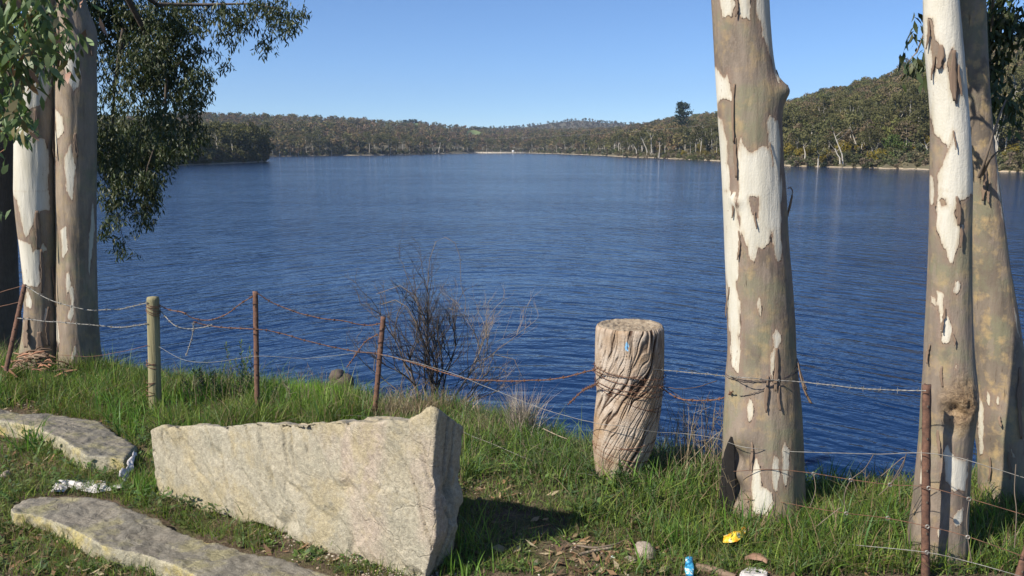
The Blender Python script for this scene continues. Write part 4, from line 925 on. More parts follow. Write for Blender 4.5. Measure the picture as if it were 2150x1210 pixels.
# ================================================================ ROCKS
def onplane(px, py, p0, n):
    d = ray(px, py); o = Vector((0, 0, CAMZ)); t_ = (p0-o).dot(n)/d.dot(n); return o+d*t_
def slabrock(name, label, front_px, p0, nrm, back, mat, vox=.011, amp=(.02, .008), seed=0, cat='rock', crack=None, side_taper=1.0, edge_mat=None):
    """outline traced on a real plane (point p0, normal nrm), extruded by `back`"""
    pts = [onplane(px, py, p0, nrm) for px, py in front_px]
    bk = [p+b for p, b in zip(pts, back)] if isinstance(back, list) else [p+back for p in pts]
    bm = bmesh.new()
    a = [bm.verts.new(p) for p in pts]; b = [bm.verts.new(p) for p in bk]; n = len(a)
    bm.faces.new(a); bm.faces.new(b[::-1])
    for i in range(n): bm.faces.new((a[i], b[i], b[(i+1) % n], a[(i+1) % n]))
    bmesh.ops.triangulate(bm, faces=bm.faces[:]); bmesh.ops.recalc_face_normals(bm, faces=bm.faces)
    me = bpy.data.meshes.new(name); bm.to_mesh(me); bm.free()
    o = bpy.data.objects.new(name, me); C.objects.link(o)
    m = o.modifiers.new('r', 'REMESH'); m.mode = 'VOXEL'; m.voxel_size = vox; m.use_smooth_shade = True
    sm = o.modifiers.new('s', 'SMOOTH'); sm.iterations = 5; sm.factor = .5
    dg = bpy.context.evaluated_depsgraph_get(); dg.update(); ev = o.evaluated_get(dg); m2 = bpy.data.meshes.new_from_object(ev)
    o.modifiers.clear(); o.data = m2
    nv = len(m2.vertices); V = np.empty(nv*3, np.float32); N = np.empty(nv*3, np.float32)
    m2.vertices.foreach_get('co', V); m2.vertex_normals.foreach_get('vector', N) if hasattr(m2, 'vertex_normals') else m2.vertices.foreach_get('normal', N)
    V = V.reshape(-1, 3); N = N.reshape(-1, 3); X_, Y_, Z_ = V.T
    # slanting layered relief
    l = (X_*.9+Y_*.3)+Z_*.42; u2 = Z_-X_*.3
    strat = fbm(l*9, u2*1.8, Y_*2, 4, seed); fine = fbm(l*26, u2*9, Y_*20, 3, seed+5); r1 = 1-np.abs(fbm(l*6+3, u2*1.5, Y_*2, 3, seed+8)*2-1)
    h = (strat-.5)*2*amp[0]+(fine-.5)*2*amp[1]-np.clip((r1-.93)/.07, 0, 1)*amp[0]*.6
    stp = np.floor(fbm(l*3.5, u2*.8, Y_, 2, seed+3)*7)/7; h = h+(stp-.5)*amp[0]*1.4
    if crack is not None: h = h+crack(V, N)
    V = V+N*h[:, None]
    m2.vertices.foreach_set('co', V.astype(np.float32).ravel()); m2.update()
    for p in m2.polygons: p.use_smooth = True
    m2.materials.clear(); m2.materials.append(M[mat])
    if edge_mat:
        m2.materials.append(M[edge_mat[0]]); fn = np.empty(len(m2.polygons)*3, np.float32); m2.polygons.foreach_get('normal', fn); fn = fn.reshape(-1, 3)
        m2.polygons.foreach_set('material_index', (fn[:, 2] < edge_mat[1]).astype(np.int32))
    o.data.name = name
    tag(o, label, cat); return o
import bmesh
# big upright slab
A = G(335, 1040); Bq = G(893, 1222); u = (Bq-A); u.z = 0; u.normalize(); n_ = Vector((u.y, -u.x, 0)); 
if n_.y > 0: n_ = -n_
n_ = (n_+Vector((0, 0, .10))).normalized()
front = [(312, 902), (330, 897), (420, 894), (520, 889), (560, 886), (640, 886), (700, 883), (780, 886), (850, 884), (868, 874), (888, 860), (905, 853), (918, 860), (913, 920), (908, 1000), (913, 1080), (916, 1130), (905, 1165), (893, 1215), (880, 1240), (800, 1200), (700, 1165), (620, 1135), (560, 1105), (480, 1085), (400, 1075), (330, 1050), (322, 1000), (314, 945)]
bv = (-n_*.20); bv.z = 0
backs = []
for px, py in front:
    f = np.clip((px-312)/600., 0, 1); b = Vector((bv.x, bv.y, 0))*(.45+.55*f)
    if py < 905: b = b+Vector((0, 0, -.03-.115*max(0, (px-840)/75.)))
    if px > 880: b = b+Vector((-.01, 0, 0))
    if px > 880 and py > 1100: b = b*.8
    backs.append(b)
def bcrack(V, N):
    h = np.zeros(len(V)); side = N[:, 0] > .55
    ft = (N@np.array(n_)) > .55; s_ = V@np.array([u.x, u.y, 0]); a = s_+V[:, 2]*.5+.05*fbm(s_*4, V[:, 2]*6, 0, 3, 6)
    g2 = 1-np.abs(fbm(a*7, V[:, 2]*1.6-s_*.6, 0, 2, 91)*2-1); m2 = np.clip((fbm(s_*3, V[:, 2]*4, 0, 2, 93)-.42)*6, 0, 1)
    h -= ft*np.clip((g2-.93)/.07, 0, 1)*m2*.02
    g = 1-np.abs(fbm((V[:, 1]-V[:, 2]*.08)*22, V[:, 2]*1.4, 0, 2, 77)*2-1)
    h -= side*np.clip((g-.82)/.18, 0, 1)*.035
    return h
slabrock('boulder', 'large upright pale stone slab with a pointed right corner casting a black shadow', front, A, n_, backs, 'boulder', .0085, (.024, .003), 3, 'boulder', bcrack)
# flat slabs lying in the ground
def flatrock(name, label, outline, thick, seed, mat='slab', tilt=(0, 0)):
    pts = [G(*q) for q in outline]; c = sum(pts, Vector())/len(pts)
    top = [Vector((p.x, p.y, p.z)) for p in pts]
    return pts, c
def lowslab(name, label, back_px, front_px, hb, hf, seed, undercut=.06):
    """back_px and front_px: rim of the top face as seen, hb/hf heights of the rims above the soil"""
    ring = []
    for q, h in [(q, hb) for q in back_px]+[(q, hf) for q in front_px]:
        d = ray(*q); ts = np.linspace(1.8, 9, 1600)/d.y; zz = CAMZ+d.z*ts-(ghgt(d.x*ts, d.y*ts)+h); i = int(np.argmax(zz < 0)); ring.append(Vector((d.x*ts[i], d.y*ts[i], CAMZ+d.z*ts[i])))
    bm = bmesh.new(); a = [bm.verts.new(p) for p in ring]; b = [bm.verts.new(Vector((p.x, p.y, gz(p.x, p.y)-.12))) for p in ring]; n = len(a)
    bm.faces.new(a); bm.faces.new(b[::-1])
    for i in range(n): bm.faces.new((a[i], b[i], b[(i+1) % n], a[(i+1) % n]))
    bmesh.ops.triangulate(bm, faces=bm.faces[:]); bmesh.ops.recalc_face_normals(bm, faces=bm.faces)
    me = bpy.data.meshes.new(name); bm.to_mesh(me); bm.free(); o = bpy.data.objects.new(name, me); C.objects.link(o)
    m = o.modifiers.new('r', 'REMESH'); m.mode = 'VOXEL'; m.voxel_size = .009
    sm = o.modifiers.new('s', 'SMOOTH'); sm.iterations = 2
    dg = bpy.context.evaluated_depsgraph_get(); dg.update(); m2 = bpy.data.meshes.new_from_object(o.evaluated_get(dg)); o.modifiers.clear(); o.data = m2; m2.name = name
    nv = len(m2.vertices); V = np.empty(nv*3, np.float32); N = np.empty(nv*3, np.float32); m2.vertices.foreach_get('co', V); m2.vertices.foreach_get('normal', N); V = V.reshape(-1, 3); N = N.reshape(-1, 3)
    rg = fbm(V[:, 0]*5, V[:, 1]*5, V[:, 2]*5, 4, seed); fn = fbm(V[:, 0]*30, V[:, 1]*30, V[:, 2]*30, 3, seed+3)
    V = V+N*((rg-.5)*.045+(fn-.5)*.022)[:, None]
    m2.vertices.foreach_set('co', V.astype(np.float32).ravel()); m2.update()
    fnm = np.empty(len(m2.polygons)*3, np.float32); m2.polygons.foreach_get('normal', fnm); fnm = fnm.reshape(-1, 3)
    m2.materials.clear(); m2.materials.append(M['slab']); m2.materials.append(M['slabedge'])
    m2.polygons.foreach_set('material_index', ((fnm[:, 2] < .72)).astype(np.int32)); m2.polygons.foreach_set('use_smooth', np.ones(len(m2.polygons), bool))
    tag(o, label, 'rock'); return o
LS1 = ([(25, 1062), (60, 1048), (140, 1044), (230, 1050), (330, 1088), (370, 1112), (430, 1130), (520, 1158), (620, 1185), (760, 1230)], [(640, 1330), (480, 1245), (430, 1218), (370, 1188), (310, 1165), (220, 1148), (160, 1114), (100, 1088), (60, 1080), (25, 1074)])
lowslab('flat_rock', 'long flat grey slab with a yellow lichened front edge in the lower left corner', LS1[0], LS1[1], .05, .075, 11)
LS2 = ([(-120, 850), (0, 856), (30, 863), (70, 868), (140, 876), (210, 888), (245, 910), (282, 940)], [(262, 962), (180, 955), (150, 935), (120, 915), (70, 896), (0, 882), (-120, 878)])
lowslab('flat_rock', 'flat grey rock with a pale chipped front, behind the white cloth at the left edge', LS2[0], LS2[1], .05, .09, 12)
def pebble_mesh(rng, s, seed, sub=2, flat=.7):
    bm = bmesh.new(); bmesh.ops.create_icosphere(bm, subdivisions=sub, radius=1)
    V = np.array([v.co[:] for v in bm.verts]); F = np.array([[v.index for v in f.verts] for f in bm.faces]); bm.free()
    sc = np.array([1, rng.uniform(.6, .95), flat*rng.uniform(.6, 1)]); n = fbm(V[:, 0]*1.4+seed, V[:, 1]*1.4, V[:, 2]*1.4, 3, seed)
    V = V*(.7+.6*n)[:, None]*sc*s
    a = rng.rand()*6.28; R_ = np.array([[math.cos(a), -math.sin(a), 0], [math.sin(a), math.cos(a), 0], [0, 0, 1]])
    return V@R_.T, F
rng = np.random.RandomState(31)
for i, (px, py, s, lb) in enumerate([(1355, 1168, .062, 'pinkish grey stone half buried in bare soil below the old stump'), (1512, 1150, .022, 'small pink pebble in the grass left of the yellow packet'), (1527, 1178, .026, 'round pale pebble directly below the yellow packet'), (1322, 1178, .03, 'flat pinkish stone touching the left side of the half buried grey stone'),
    (690, 1092, .018, 'small flat tan stone at the foot of the upright slab'), (608, 1128, .02, 'buff pebble among gravel between the flat slab and the upright slab'), (12, 1000, .03, 'small brown stone at the left edge')]):
    V, F = pebble_mesh(rng, s, i+3, 3); p = G(px, py)
    o = obj('rock', mkmesh('rock', V, F, True), M['rock'], label=lb, cat='rock'); o.location = p+Vector((0, 0, s*.15))
for i, (px, py, s, D, lb) in enumerate([(608, 797, .11, 10.5, 'pale stone at the waterline behind the bright grass'), (632, 802, .12, 10.6, 'brown stone at the waterline right of the pale one'), (640, 815, .07, 10.2, 'small dark stone below the brown waterline stone'), (718, 803, .16, 10.6, 'dark driftwood coloured rock standing in the shallows left of the leaning picket'), (708, 790, .12, 10.6, 'pointed dark rock capping the rock in the shallows')]):
    V, F = pebble_mesh(rng, s, i+23, 3, 1.1); q = P(px, py, D); 
    o = obj('rock', mkmesh('rock', V, F, True), M['rock'] if i < 3 else M['darkbark'], label=lb, cat='rock'); o.location = (q.x, q.y, max(gz(q.x, q.y)+s*.3, WZ) if i < 3 else q.z)
# ================================================================ GRASS
def inpoly(px, py, pl): return poly_sd(px, py, [pl]) > 0
def ell(px, py, cx, cy, rx, ry): return np.clip(1-((px-cx)/rx)**2-((py-cy)/ry)**2, -5, 1)
slab1 = [(20, 1062), (60, 1046), (140, 1042), (230, 1050), (330, 1088), (430, 1130), (520, 1158), (620, 1182), (720, 1212), (600, 1290), (430, 1225), (310, 1185), (230, 1180), (160, 1145), (90, 1105), (30, 1092)]
slab2 = [(-80, 850), (30, 862), (210, 886), (282, 940), (262, 966), (150, 955), (60, 925), (-80, 915)]
bould = [(325, 1035), (330, 985), (600, 905), (930, 1000), (965, 1100), (905, 1205), (890, 1205), (800, 1162), (700, 1135), (620, 1105), (560, 1075), (480, 1060), (360, 1050)]
def trunks_mask(X_, Y_):
    m = np.zeros(X_.shape, bool)
    for (x, y, r) in ((P(1622, 1090, Y2).x, Y2, .13), (P(1970, 1180, Y3).x, Y3, .12), (P(2130, 1165, Y4).x, Y4, .17), (P(1300, 1000, YS).x, YSc, .10), (P(85, 760, Y1).x, Y1, .16), (P(165, 760, Y1).x, Y1, .16)):
        m |= (X_-x)**2+(Y_-y)**2 < r*r
    return m
GC = np.array([(.15, .235, .04), (.20, .29, .05), (.10, .16, .036), (.25, .32, .065), (.095, .15, .05), (.18, .20, .07), (.12, .20, .08)])
def scatter(n, x0, x1, y0, y1, seed):
    r = np.random.RandomState(seed); return r.uniform(x0, x1, n), r.uniform(y0, y1, n), r
def blades(X_, Y_, H, W, col, r, lean=.8, segs=3, wind=(0, 0), droop=.0):
    n = len(X_); Z_ = ghgt(X_, Y_)-.01
    a = r.rand(n)*6.283; ln = np.abs(r.normal(size=n))*lean+.08; dx, dy = np.cos(a)*ln+wind[0], np.sin(a)*ln+wind[1]
    fa = r.rand(n)*6.283; wx, wy = np.cos(fa)*W*.5, np.sin(fa)*W*.5
    rows = []
    for k in range(segs+1):
        u = k/segs; f = u**1.8; taper = (1-u**1.6)
        cx = X_+dx*H*f; cy = Y_+dy*H*f; cz = Z_+H*(u-(.28+droop)*ln*u*u)
        if k < segs: rows += [np.stack([cx-wx*taper, cy-wy*taper, cz], -1), np.stack([cx+wx*taper, cy+wy*taper, cz], -1)]
        else: rows += [np.stack([cx, cy, cz], -1)]
    V = np.stack(rows, 1); m = V.shape[1]; b = np.arange(n)[:, None]*m
    F4 = np.concatenate([b+np.array([[2*k, 2*k+1, 2*k+3, 2*k+2]]) for k in range(segs-1)]); F3 = b+np.array([[2*segs-2, 2*segs-1, 2*segs]])
    return V.reshape(-1, 3), F4, F3, np.repeat(col, m, 0)
def emit(name, parts, mat, label=None, cat=None, kind='stuff', group=None):
    VV, F4, F3, CC, n0 = [], [], [], [], 0
    for V, f4, f3, c in parts: VV.append(V); F4.append(f4+n0); F3.append(f3+n0); CC.append(c); n0 += len(V)
    return obj(name, mkmesh(name, np.concatenate(VV), [np.concatenate(F4), np.concatenate(F3)], cols=np.concatenate(CC)), mat, label=label, cat=cat, kind=kind, group=group)
def pick(r, n, cols, v=.25): 
    c = np.asarray(cols)[r.randint(len(cols), size=n)]*(1+v*r.uniform(-1, 1, (n, 1))); return np.clip(c, .005, 1)
parts = []
# tall dense meadow grass
X_, Y_, r = scatter(780000, -6.4, 6.4, 3.0, 9.5, 51)
px, py = proj(X_, Y_, ghgt(X_, Y_))
ok = (px > -200) & (px < 3400) & (py < 1290)
X_, Y_, px, py = X_[ok], Y_[ok], px[ok], py[ok]
clump = fbm(X_*3.2, Y_*3.2, 0, 3, 61); big = fbm(X_*.9, Y_*.9, 0, 2, 62)
# how rank the grass grows where
tall = np.where(px > 1100, .42, .55)
tall = np.where((px > 760) & (px < 1100) & (py < 900), .34, tall)
tall = np.where((px < 330) & (py > 890), .16, tall)
tall = np.where((px < 960) & (py > 940), .16, tall)
tall = np.where((px < 330) & (py > 860) & (py < 890), .3, tall)
pathm = ell(px, py, 1200, 1165, 160, 70); tall = np.where(pathm > 0, np.minimum(tall, .16), tall)
shd = ell(px, py, 1060, 1080, 150, 75); tall = np.where(shd > 0, np.minimum(tall, .12), tall)
tall = np.where((px > 1000) & (py > 1165) & (px < 1640), np.minimum(tall, .3), tall)
tall = np.where((px > 940) & (px < 1100) & (py > 1165), .12, tall)
dens = np.clip((clump-.24)*3.6, .15, 1)*np.where(tall < .2, 1.3, 1.0)
bare = np.zeros(len(X_))
for cx, cy, rx, ry, st_ in ((1190, 1170, 110, 42, 1.), (1370, 1168, 90, 20, .7), (790, 1165, 120, 40, .8), (640, 1120, 70, 22, .6), (90, 1195, 120, 25, .4), (60, 940, 50, 22, .4), (60, 850, 50, 18, .5)):
    bare = np.maximum(bare, np.clip(ell(px, py, cx, cy, rx, ry)*2.5, 0, 1)*st_)
dens = dens*(1-bare*.93)
# steep bank beyond the crest keeps some grass
keep = r.rand(len(X_)) < dens*np.clip(.35+.9*np.minimum(1, 4.5/Y_), 0, 1)
for pl in (slab1, slab2, bould): keep &= ~inpoly(px, py, pl)
keep &= ~trunks_mask(X_, Y_)
keep &= (px < 1100) | (Y_ < 7)
X_, Y_, px, py, tall, clump, big = [q[keep] for q in (X_, Y_, px, py, tall, clump, big)]
n = len(X_)
crest = np.interp(px, PXC, CRE); past = np.clip((Y_-crest)/.8, 0, 1)
H = (.03+.23*tall*(.35+.85*clump))*np.exp(r.normal(size=n)*.30)*(1-.5*past*(px > 740))
Wd = np.where(tall > .4, .0048, .0030)*np.exp(r.normal(size=n)*.25)
col = pick(r, n, GC); 
yel = np.clip(ell(px, py, 665, 830, 100, 60), 0, 1)[:, None]; col = col*(1-yel*.9)+yel*.9*np.array([.24, .42, .04])
olive = np.clip((big-.5)*4, 0, 1)[:, None]*(tall < .3)[:, None]; col = col*(1-olive*.6)+olive*.6*np.array([.13, .13, .04])
dry = (r.rand(n) < np.where(tall < .2, .22, .17)*(1-yel[:, 0])); col[dry] = np.array([.30, .22, .13])*r.uniform(.6, 1.1, (dry.sum(), 1))
blue = np.clip(ell(px, py, 1250, 960, 420, 140), 0, 1)[:, None]*.5; col = col*(1-blue)+blue*col*np.array([.8, .92, 1.35])
parts.append(blades(X_, Y_, H, Wd*1.15, col, r))
# broad bright blades and tufts
X_, Y_, r = scatter(26000, -5.2, 4.2, 3.0, 7.0, 52); px, py = proj(X_, Y_, ghgt(X_, Y_))
tuft = vn(X_*5, Y_*5, 0, 5)
ok = (px > -100) & (px < 2250) & (py < 1250) & (tuft > .52) & ((px > 1230) | (py < 960)) & ~trunks_mask(X_, Y_)
for pl in (slab1, slab2, bould): ok &= ~inpoly(px, py, pl)
ok &= ~((ell(px, py, 1200, 1150, 170, 80) > 0)) & ~(ell(px, py, 1400, 1170, 110, 25) > 0)
X_, Y_, px = X_[ok], Y_[ok], px[ok]; n = len(X_)
parts.append(blades(X_, Y_, .10+.16*r.rand(n), .006+.005*r.rand(n), pick(r, n, [(.10, .20, .03), (.13, .24, .04), (.07, .16, .035)]), r, .6, 4, droop=.2))
emit('grass', parts, M['grass'], 'lush green grass growing over the bank and along the fence', 'grass')
# separate tufts: by the boulder's corner etc.
def tuft_obj(px, py, n, h, sp, cols, label, name='grass_tuft', mat='grass', w=.006, lean=.5, seed=0, cat='grass tuft', group=None, droop=.15, kind=None):
    r = np.random.RandomState(seed); c = G(px, py); X_ = c.x+r.normal(size=n)*sp; Y_ = c.y+r.normal(size=n)*sp
    V, a, b, cc = blades(X_, Y_, h*r.uniform(.5, 1.1, n), w*r.uniform(.7, 1.2, n), pick(r, n, cols), r, lean, 5, droop=droop)
    V = V-np.array(c); me = mkmesh(name, V, [a, b], cols=cc)
    o = obj(name, me, M[mat], label=label, cat=cat, group=group, kind=kind); o.location = c; return o
BG = [(.13, .25, .04), (.10, .20, .035), (.16, .28, .05)]
DG = [(.36, .29, .19), (.28, .21, .13), (.42, .35, .25), (.22, .17, .11)]
tuft_obj(958, 1206, 16, .17, .03, BG, 'tuft of broad bright grass blades lit at the edge of the black shadow', w=.009, lean=.35, seed=1)
tuft_obj(1000, 1204, 22, .13, .04, BG, 'second lit grass tuft in the black shadow, right of the taller one', w=.008, lean=.4, seed=2)
tuft_obj(850, 1198, 18, .09, .02, GC, 'wispy grass tuft at the foot of the upright slab near its right corner', w=.004, lean=.6, seed=3)
tuft_obj(305, 1035, 90, .16, .05, BG, 'bright tuft between the white cloth and the left end of the upright slab', w=.006, lean=.45, seed=4)
tuft_obj(1415, 1150, 60, .18, .035, BG, 'upright lime green tuft beside the half buried stone', w=.006, lean=.35, seed=5)
tuft_obj(1465, 1165, 26, .12, .03, BG, 'low lime tuft between the pink pebbles and the stone', w=.006, lean=.4, seed=6)
tuft_obj(400, 1085, 60, .07, .08, GC, 'straggling grass growing along the foot of the upright slab', w=.004, lean=.7, seed=7)
tuft_obj(1097, 905, 5, .32, .01, BG, 'single tall green stem standing in front of the spiky dry tussock', w=.010, lean=.12, seed=8)
tuft_obj(1710, 1175, 50, .16, .05, BG, 'arching bright tuft between the single trunk and the rusty picket', w=.008, lean=.5, seed=9)
tuft_obj(1098, 925, 330, .34, .04, [(.36, .30, .25), (.27, .22, .18), (.42, .36, .30)], 'spiky tussock of pale dry blades standing on the bank left of the stump', 'dry_tussock', 'drygrass', .005, .40, 11, 'tussock', droop=-.1)
tuft_obj(1140, 925, 110, .34, .03, [(.36, .30, .25), (.27, .22, .18)], 'thinner dry tussock leaning right beside the spiky one', 'dry_tussock', 'drygrass', .0045, .45, 12, 'tussock', droop=-.1)
for i, (px, py, n, h, sp, lb) in enumerate([(1020, 915, 700, .17, .11, 'matted straw coloured grass behind the pointed corner of the upright slab'), (845, 880, 500, .24, .12, 'brown dry grass at the foot of the leaning picket'), (965, 880, 520, .24, .10, 'fawn dry grass at the foot of the bare bush'), (905, 878, 360, .22, .10, 'dark dead grass directly under the bare bush'), (1465, 960, 330, .30, .11, 'tall dry stems in front of the single trunk hollow'),
        (1215, 960, 200, .13, .07, 'pale dead grass hugging the left side of the stump'), (1520, 1000, 160, .28, .05, 'dry stems leaning on the hollow root of the single trunk'), (1405, 1000, 160, .2, .06, 'dry stalks tangled with wire right of the stump'), (20, 770, 260, .25, .15, 'brown bark litter and dead grass at the left edge below the forked gum'), (290, 800, 90, .18, .08, 'dead stalks around the wooden post')]):
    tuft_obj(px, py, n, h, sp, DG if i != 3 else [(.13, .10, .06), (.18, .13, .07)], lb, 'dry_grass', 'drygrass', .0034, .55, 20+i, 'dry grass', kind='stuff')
# tall single straws near the single trunk and stump
def straws(px0, px1, pyb, n, h, label, seed, Yoff=0):
    r = np.random.RandomState(seed); mb = MB(); c0 = G((px0+px1)/2, pyb)
    for i in range(n):
        p = G(r.uniform(px0, px1), pyb+r.uniform(-20, 20)); H = h*r.uniform(.6, 1.1); a = r.normal()*.22; b = r.normal()*.12
        pts = [p+Vector((a*H*u**1.5, b*H*u, H*u))-c0 for u in (0, .35, .7, 1)]
        col = np.array(DG[r.randint(4)])*r.uniform(.8, 1.2); mb.add(*tube([tuple(q) for q in pts], [.0016, .0013, .001, .0006], 4), col)
        for k in range(r.randint(0, 4)):
            q = pts[2]*.5+pts[3]*.5 if k % 2 else pts[2]; e = q+Vector((r.normal()*.03, r.normal()*.02, r.uniform(.01, .05))); mb.add(*tube([tuple(q), tuple(e)], [.001, .0006], 3), col)
    o = obj('dry_stalks', mb.mesh('dry_stalks'), M['drygrass'], label=label, cat='dry stalks', kind='stuff'); o.location = c0
straws(1430, 1545, 1005, 70, .42, 'thin bleached stalks rising beside the hollow of the single trunk', 1)
straws(1505, 1552, 1068, 46, .27, 'wiry brown stalks standing in front of the black hollow at the single trunk', 8)
straws(1395, 1440, 1000, 16, .36, 'few bleached stalks right of the stump', 2)
straws(1360, 1400, 990, 14, .30, 'wiry stalks leaning against the right side of the stump', 3)
straws(590, 730, 868, 26, .30, 'thin stalks above the bright grass by the water', 4)
straws(1700, 1900, 1050, 22, .18, 'short stalks at the water edge between the trunks', 5)
straws(380, 560, 850, 24, .26, 'sparse stalks behind the wooden post', 6)
straws(540, 1010, 868, 60, .22, 'loose dead stalks along the crest of the bank behind the upright slab', 7)

# leafy weeds
def weed(px, py, h, label, col, seed, n=1, lw=.012, ll=.045, pyt=None):
    c = G(px, py); r = np.random.RandomState(seed); e = empty('weed_plant', c, label=label, cat='weed'); st = MB(); lf = MB()
    for s_ in range(n):
        base = Vector((r.normal()*.04*n**.5, r.normal()*.03*n**.5, 0)); H = h*r.uniform(.7, 1.05); l = Vector((r.normal()*.15, r.normal()*.1, 1))
        pts = [base+l*H*u+Vector((.02*math.sin(u*4+s_), 0, 0)) for u in np.linspace(0, 1, 7)]; st.add(*tube([tuple(q) for q in pts], np.linspace(.003, .001, 7), 5))
        for k in range(34):
            u = .2+.8*k/34; i0 = min(5, int(u*6)); q = pts[i0].lerp(pts[i0+1], u*6-i0); a = k*2.4+r.normal()*.2; L = ll*(1.15-u*.6)*r.uniform(.8, 1.2)
            d = Vector((math.cos(a), math.sin(a), .55+.5*u)).normalized(); wv = d.cross(Vector((0, 0, 1))).normalized()*lw*.5
            V = [q, q+d*L*.5+wv, q+d*L, q+d*L*.5-wv]; lf.add([tuple(v) for v in V], [[0, 1, 2, 3]], np.array(col)*r.uniform(.75, 1.25))
    obj('stem', st.mesh('stem'), M['twig'], e); obj('leaves', lf.mesh('leaves'), M['grass'], e)
weed(487, 838, .40, 'tall pale green feathery weed standing above the bank between the two left posts', (.12, .19, .07), 1, 5, .010, .05)
weed(455, 845, .26, 'bushy grey green weed left of the tall feathery weed', (.08, .13, .05), 2, 9, .010, .04)
weed(420, 850, .22, 'low dark weed right of the wooden post', (.06, .10, .04), 6, 8, .010, .04)
weed(1190, 925, .34, 'single upright leafy weed standing between the tussock and the stump', (.12, .18, .07), 3, 2, .012, .04)
weed(1300, 1040, .12, 'low leafy weed at the foot of the stump', (.07, .12, .04), 4, 7, .012, .04)
weed(770, 1172, .035, 'tiny round leaved weed at the foot of the upright slab', (.12, .20, .05), 5, 6, .012, .02)
weed(555, 860, .16, 'small weed beside the straight rusty picket', (.07, .12, .04), 7, 5, .012, .04)

# low broad-leaved weeds among the grass
def rosettes(n, seed):
    r = np.random.RandomState(seed); mb = MB(); k = 0
    while k < n:
        px, py = r.uniform(-20, 1750), r.uniform(800, 1205)
        a1, a2 = np.array([px]), np.array([py])
        if any(inpoly(a1, a2, q)[0] for q in (slab1, slab2, bould)) or ell(px, py, 1190, 1175, 90, 35) > 0 or ell(px, py, 1060, 1090, 130, 70) > 0: continue
        c = G(px, py)
        if c.y > 7.5: continue
        k += 1; h0 = r.uniform(.01, .09) if py < 1100 else r.uniform(.005, .03); col = np.array([(.10, .17, .05), (.14, .22, .06), (.09, .14, .06), (.16, .20, .07)][r.randint(4)]); nl = r.randint(6, 12)
        for j in range(nl):
            a = j*2.4+r.rand(); L = r.uniform(.015, .035); d = Vector((math.cos(a), math.sin(a), r.uniform(.1, .8))).normalized(); q = c+Vector((r.normal()*.012, r.normal()*.012, h0*(.3+.7*j/nl))); wv = d.cross(Vector((0, 0, 1))).normalized()*L*.28
            mb.add([tuple(q), tuple(q+d*L*.45+wv), tuple(q+d*L), tuple(q+d*L*.45-wv)], [[0, 1, 2, 3]], col*r.uniform(.8, 1.25))
    obj('low_weeds', mb.mesh('low_weeds'), M['grass'], label='low broad leaved weeds mixed through the grass of the bank', cat='weeds', kind='stuff')
rosettes(900, 5)

# gravel, leaf litter
def scat_gravel(regs, n, name, label, s0, s1, cols, seed, flat=.7):
    r = np.random.RandomState(seed); base = [pebble_mesh(r, 1, k, 1, flat) for k in range(8)]; VV, FF, CC, n0 = [], [], [], 0
    for i in range(n):
        cx, cy, rx, ry = regs[r.randint(len(regs))]; p = G(cx+r.normal()*rx, cy+r.normal()*ry)
        if inpoly(np.array([proj(p.x, p.y, p.z)[0]]), np.array([proj(p.x, p.y, p.z)[1]]), bould)[0]: continue
        V, F = base[r.randint(8)]; s = r.uniform(s0, s1)**1; V = V*s+np.array(p)+np.array([0, 0, s*.25]); VV.append(V); FF.append(F+n0); n0 += len(V)
        CC.append(np.repeat(np.array([cols[r.randint(len(cols))]])*r.uniform(.7, 1.2), len(V), 0))
    obj(name, mkmesh(name, np.concatenate(VV), np.concatenate(FF), cols=np.concatenate(CC)), M['pebble'], label=label, cat='gravel', kind='stuff')
GRV = [(.40, .34, .26), (.32, .24, .18), (.50, .45, .37), (.22, .18, .14), (.42, .30, .2)]
scat_gravel([(600, 1110, 50, 14), (680, 1130, 55, 16), (760, 1165, 55, 20), (820, 1190, 50, 12), (700, 1150, 60, 20), (860, 1205, 40, 8)], 900, 'gravel', 'loose buff gravel between the flat slab and the upright slab', .003, .010, GRV, 1)
scat_gravel([(1200, 1160, 70, 30), (1350, 1180, 90, 20), (1480, 1180, 60, 15), (60, 930, 50, 20), (60, 850, 40, 16), (110, 1190, 60, 15), (1010, 1025, 40, 8)], 520, 'gravel', 'scattered grit on the bare soil in front of the stump and at the left edge', .002, .008, GRV, 2)
def litter(regs, n, seed, name, label, cols, s0=.012, s1=.035):
    r = np.random.RandomState(seed); mb = MB()
    for i in range(n):
        cx, cy, rx, ry = regs[r.randint(len(regs))]; p = G(cx+r.normal()*rx, cy+r.normal()*ry)+Vector((0, 0, r.uniform(.004, .02)))
        a = r.rand()*6.28; L = r.uniform(s0, s1); w_ = L*r.uniform(.2, .4); u_ = Vector((math.cos(a), math.sin(a), r.normal()*.3)); v_ = Vector((-math.sin(a), math.cos(a), r.normal()*.4)); k = Vector((0, 0, L*.15))
        V = [p-u_*L, p+v_*w_, p+u_*L+k, p-v_*w_]
        mb.add([tuple(q) for q in V], [[0, 1, 2, 3]], np.array(cols[r.randint(len(cols))])*r.uniform(.7, 1.2))
    obj(name, mb.mesh(name), M['drygrass'], label=label, cat='leaf litter', kind='stuff')
litter([(100, 1195, 90, 15), (60, 1130, 60, 25), (100, 980, 80, 20), (60, 860, 60, 20), (150, 800, 80, 20), (250, 850, 50, 20), (1200, 1160, 90, 30), (1400, 1170, 120, 25), (700, 1140, 90, 25), (1650, 1170, 150, 20), (1030, 1030, 60, 15), (1300, 1190, 120, 12)], 950, 3, 'leaf_litter', 'fallen brown gum leaves scattered in the short grass', [(.25, .15, .08), (.34, .24, .14), (.16, .10, .06), (.42, .34, .22), (.30, .17, .10)])
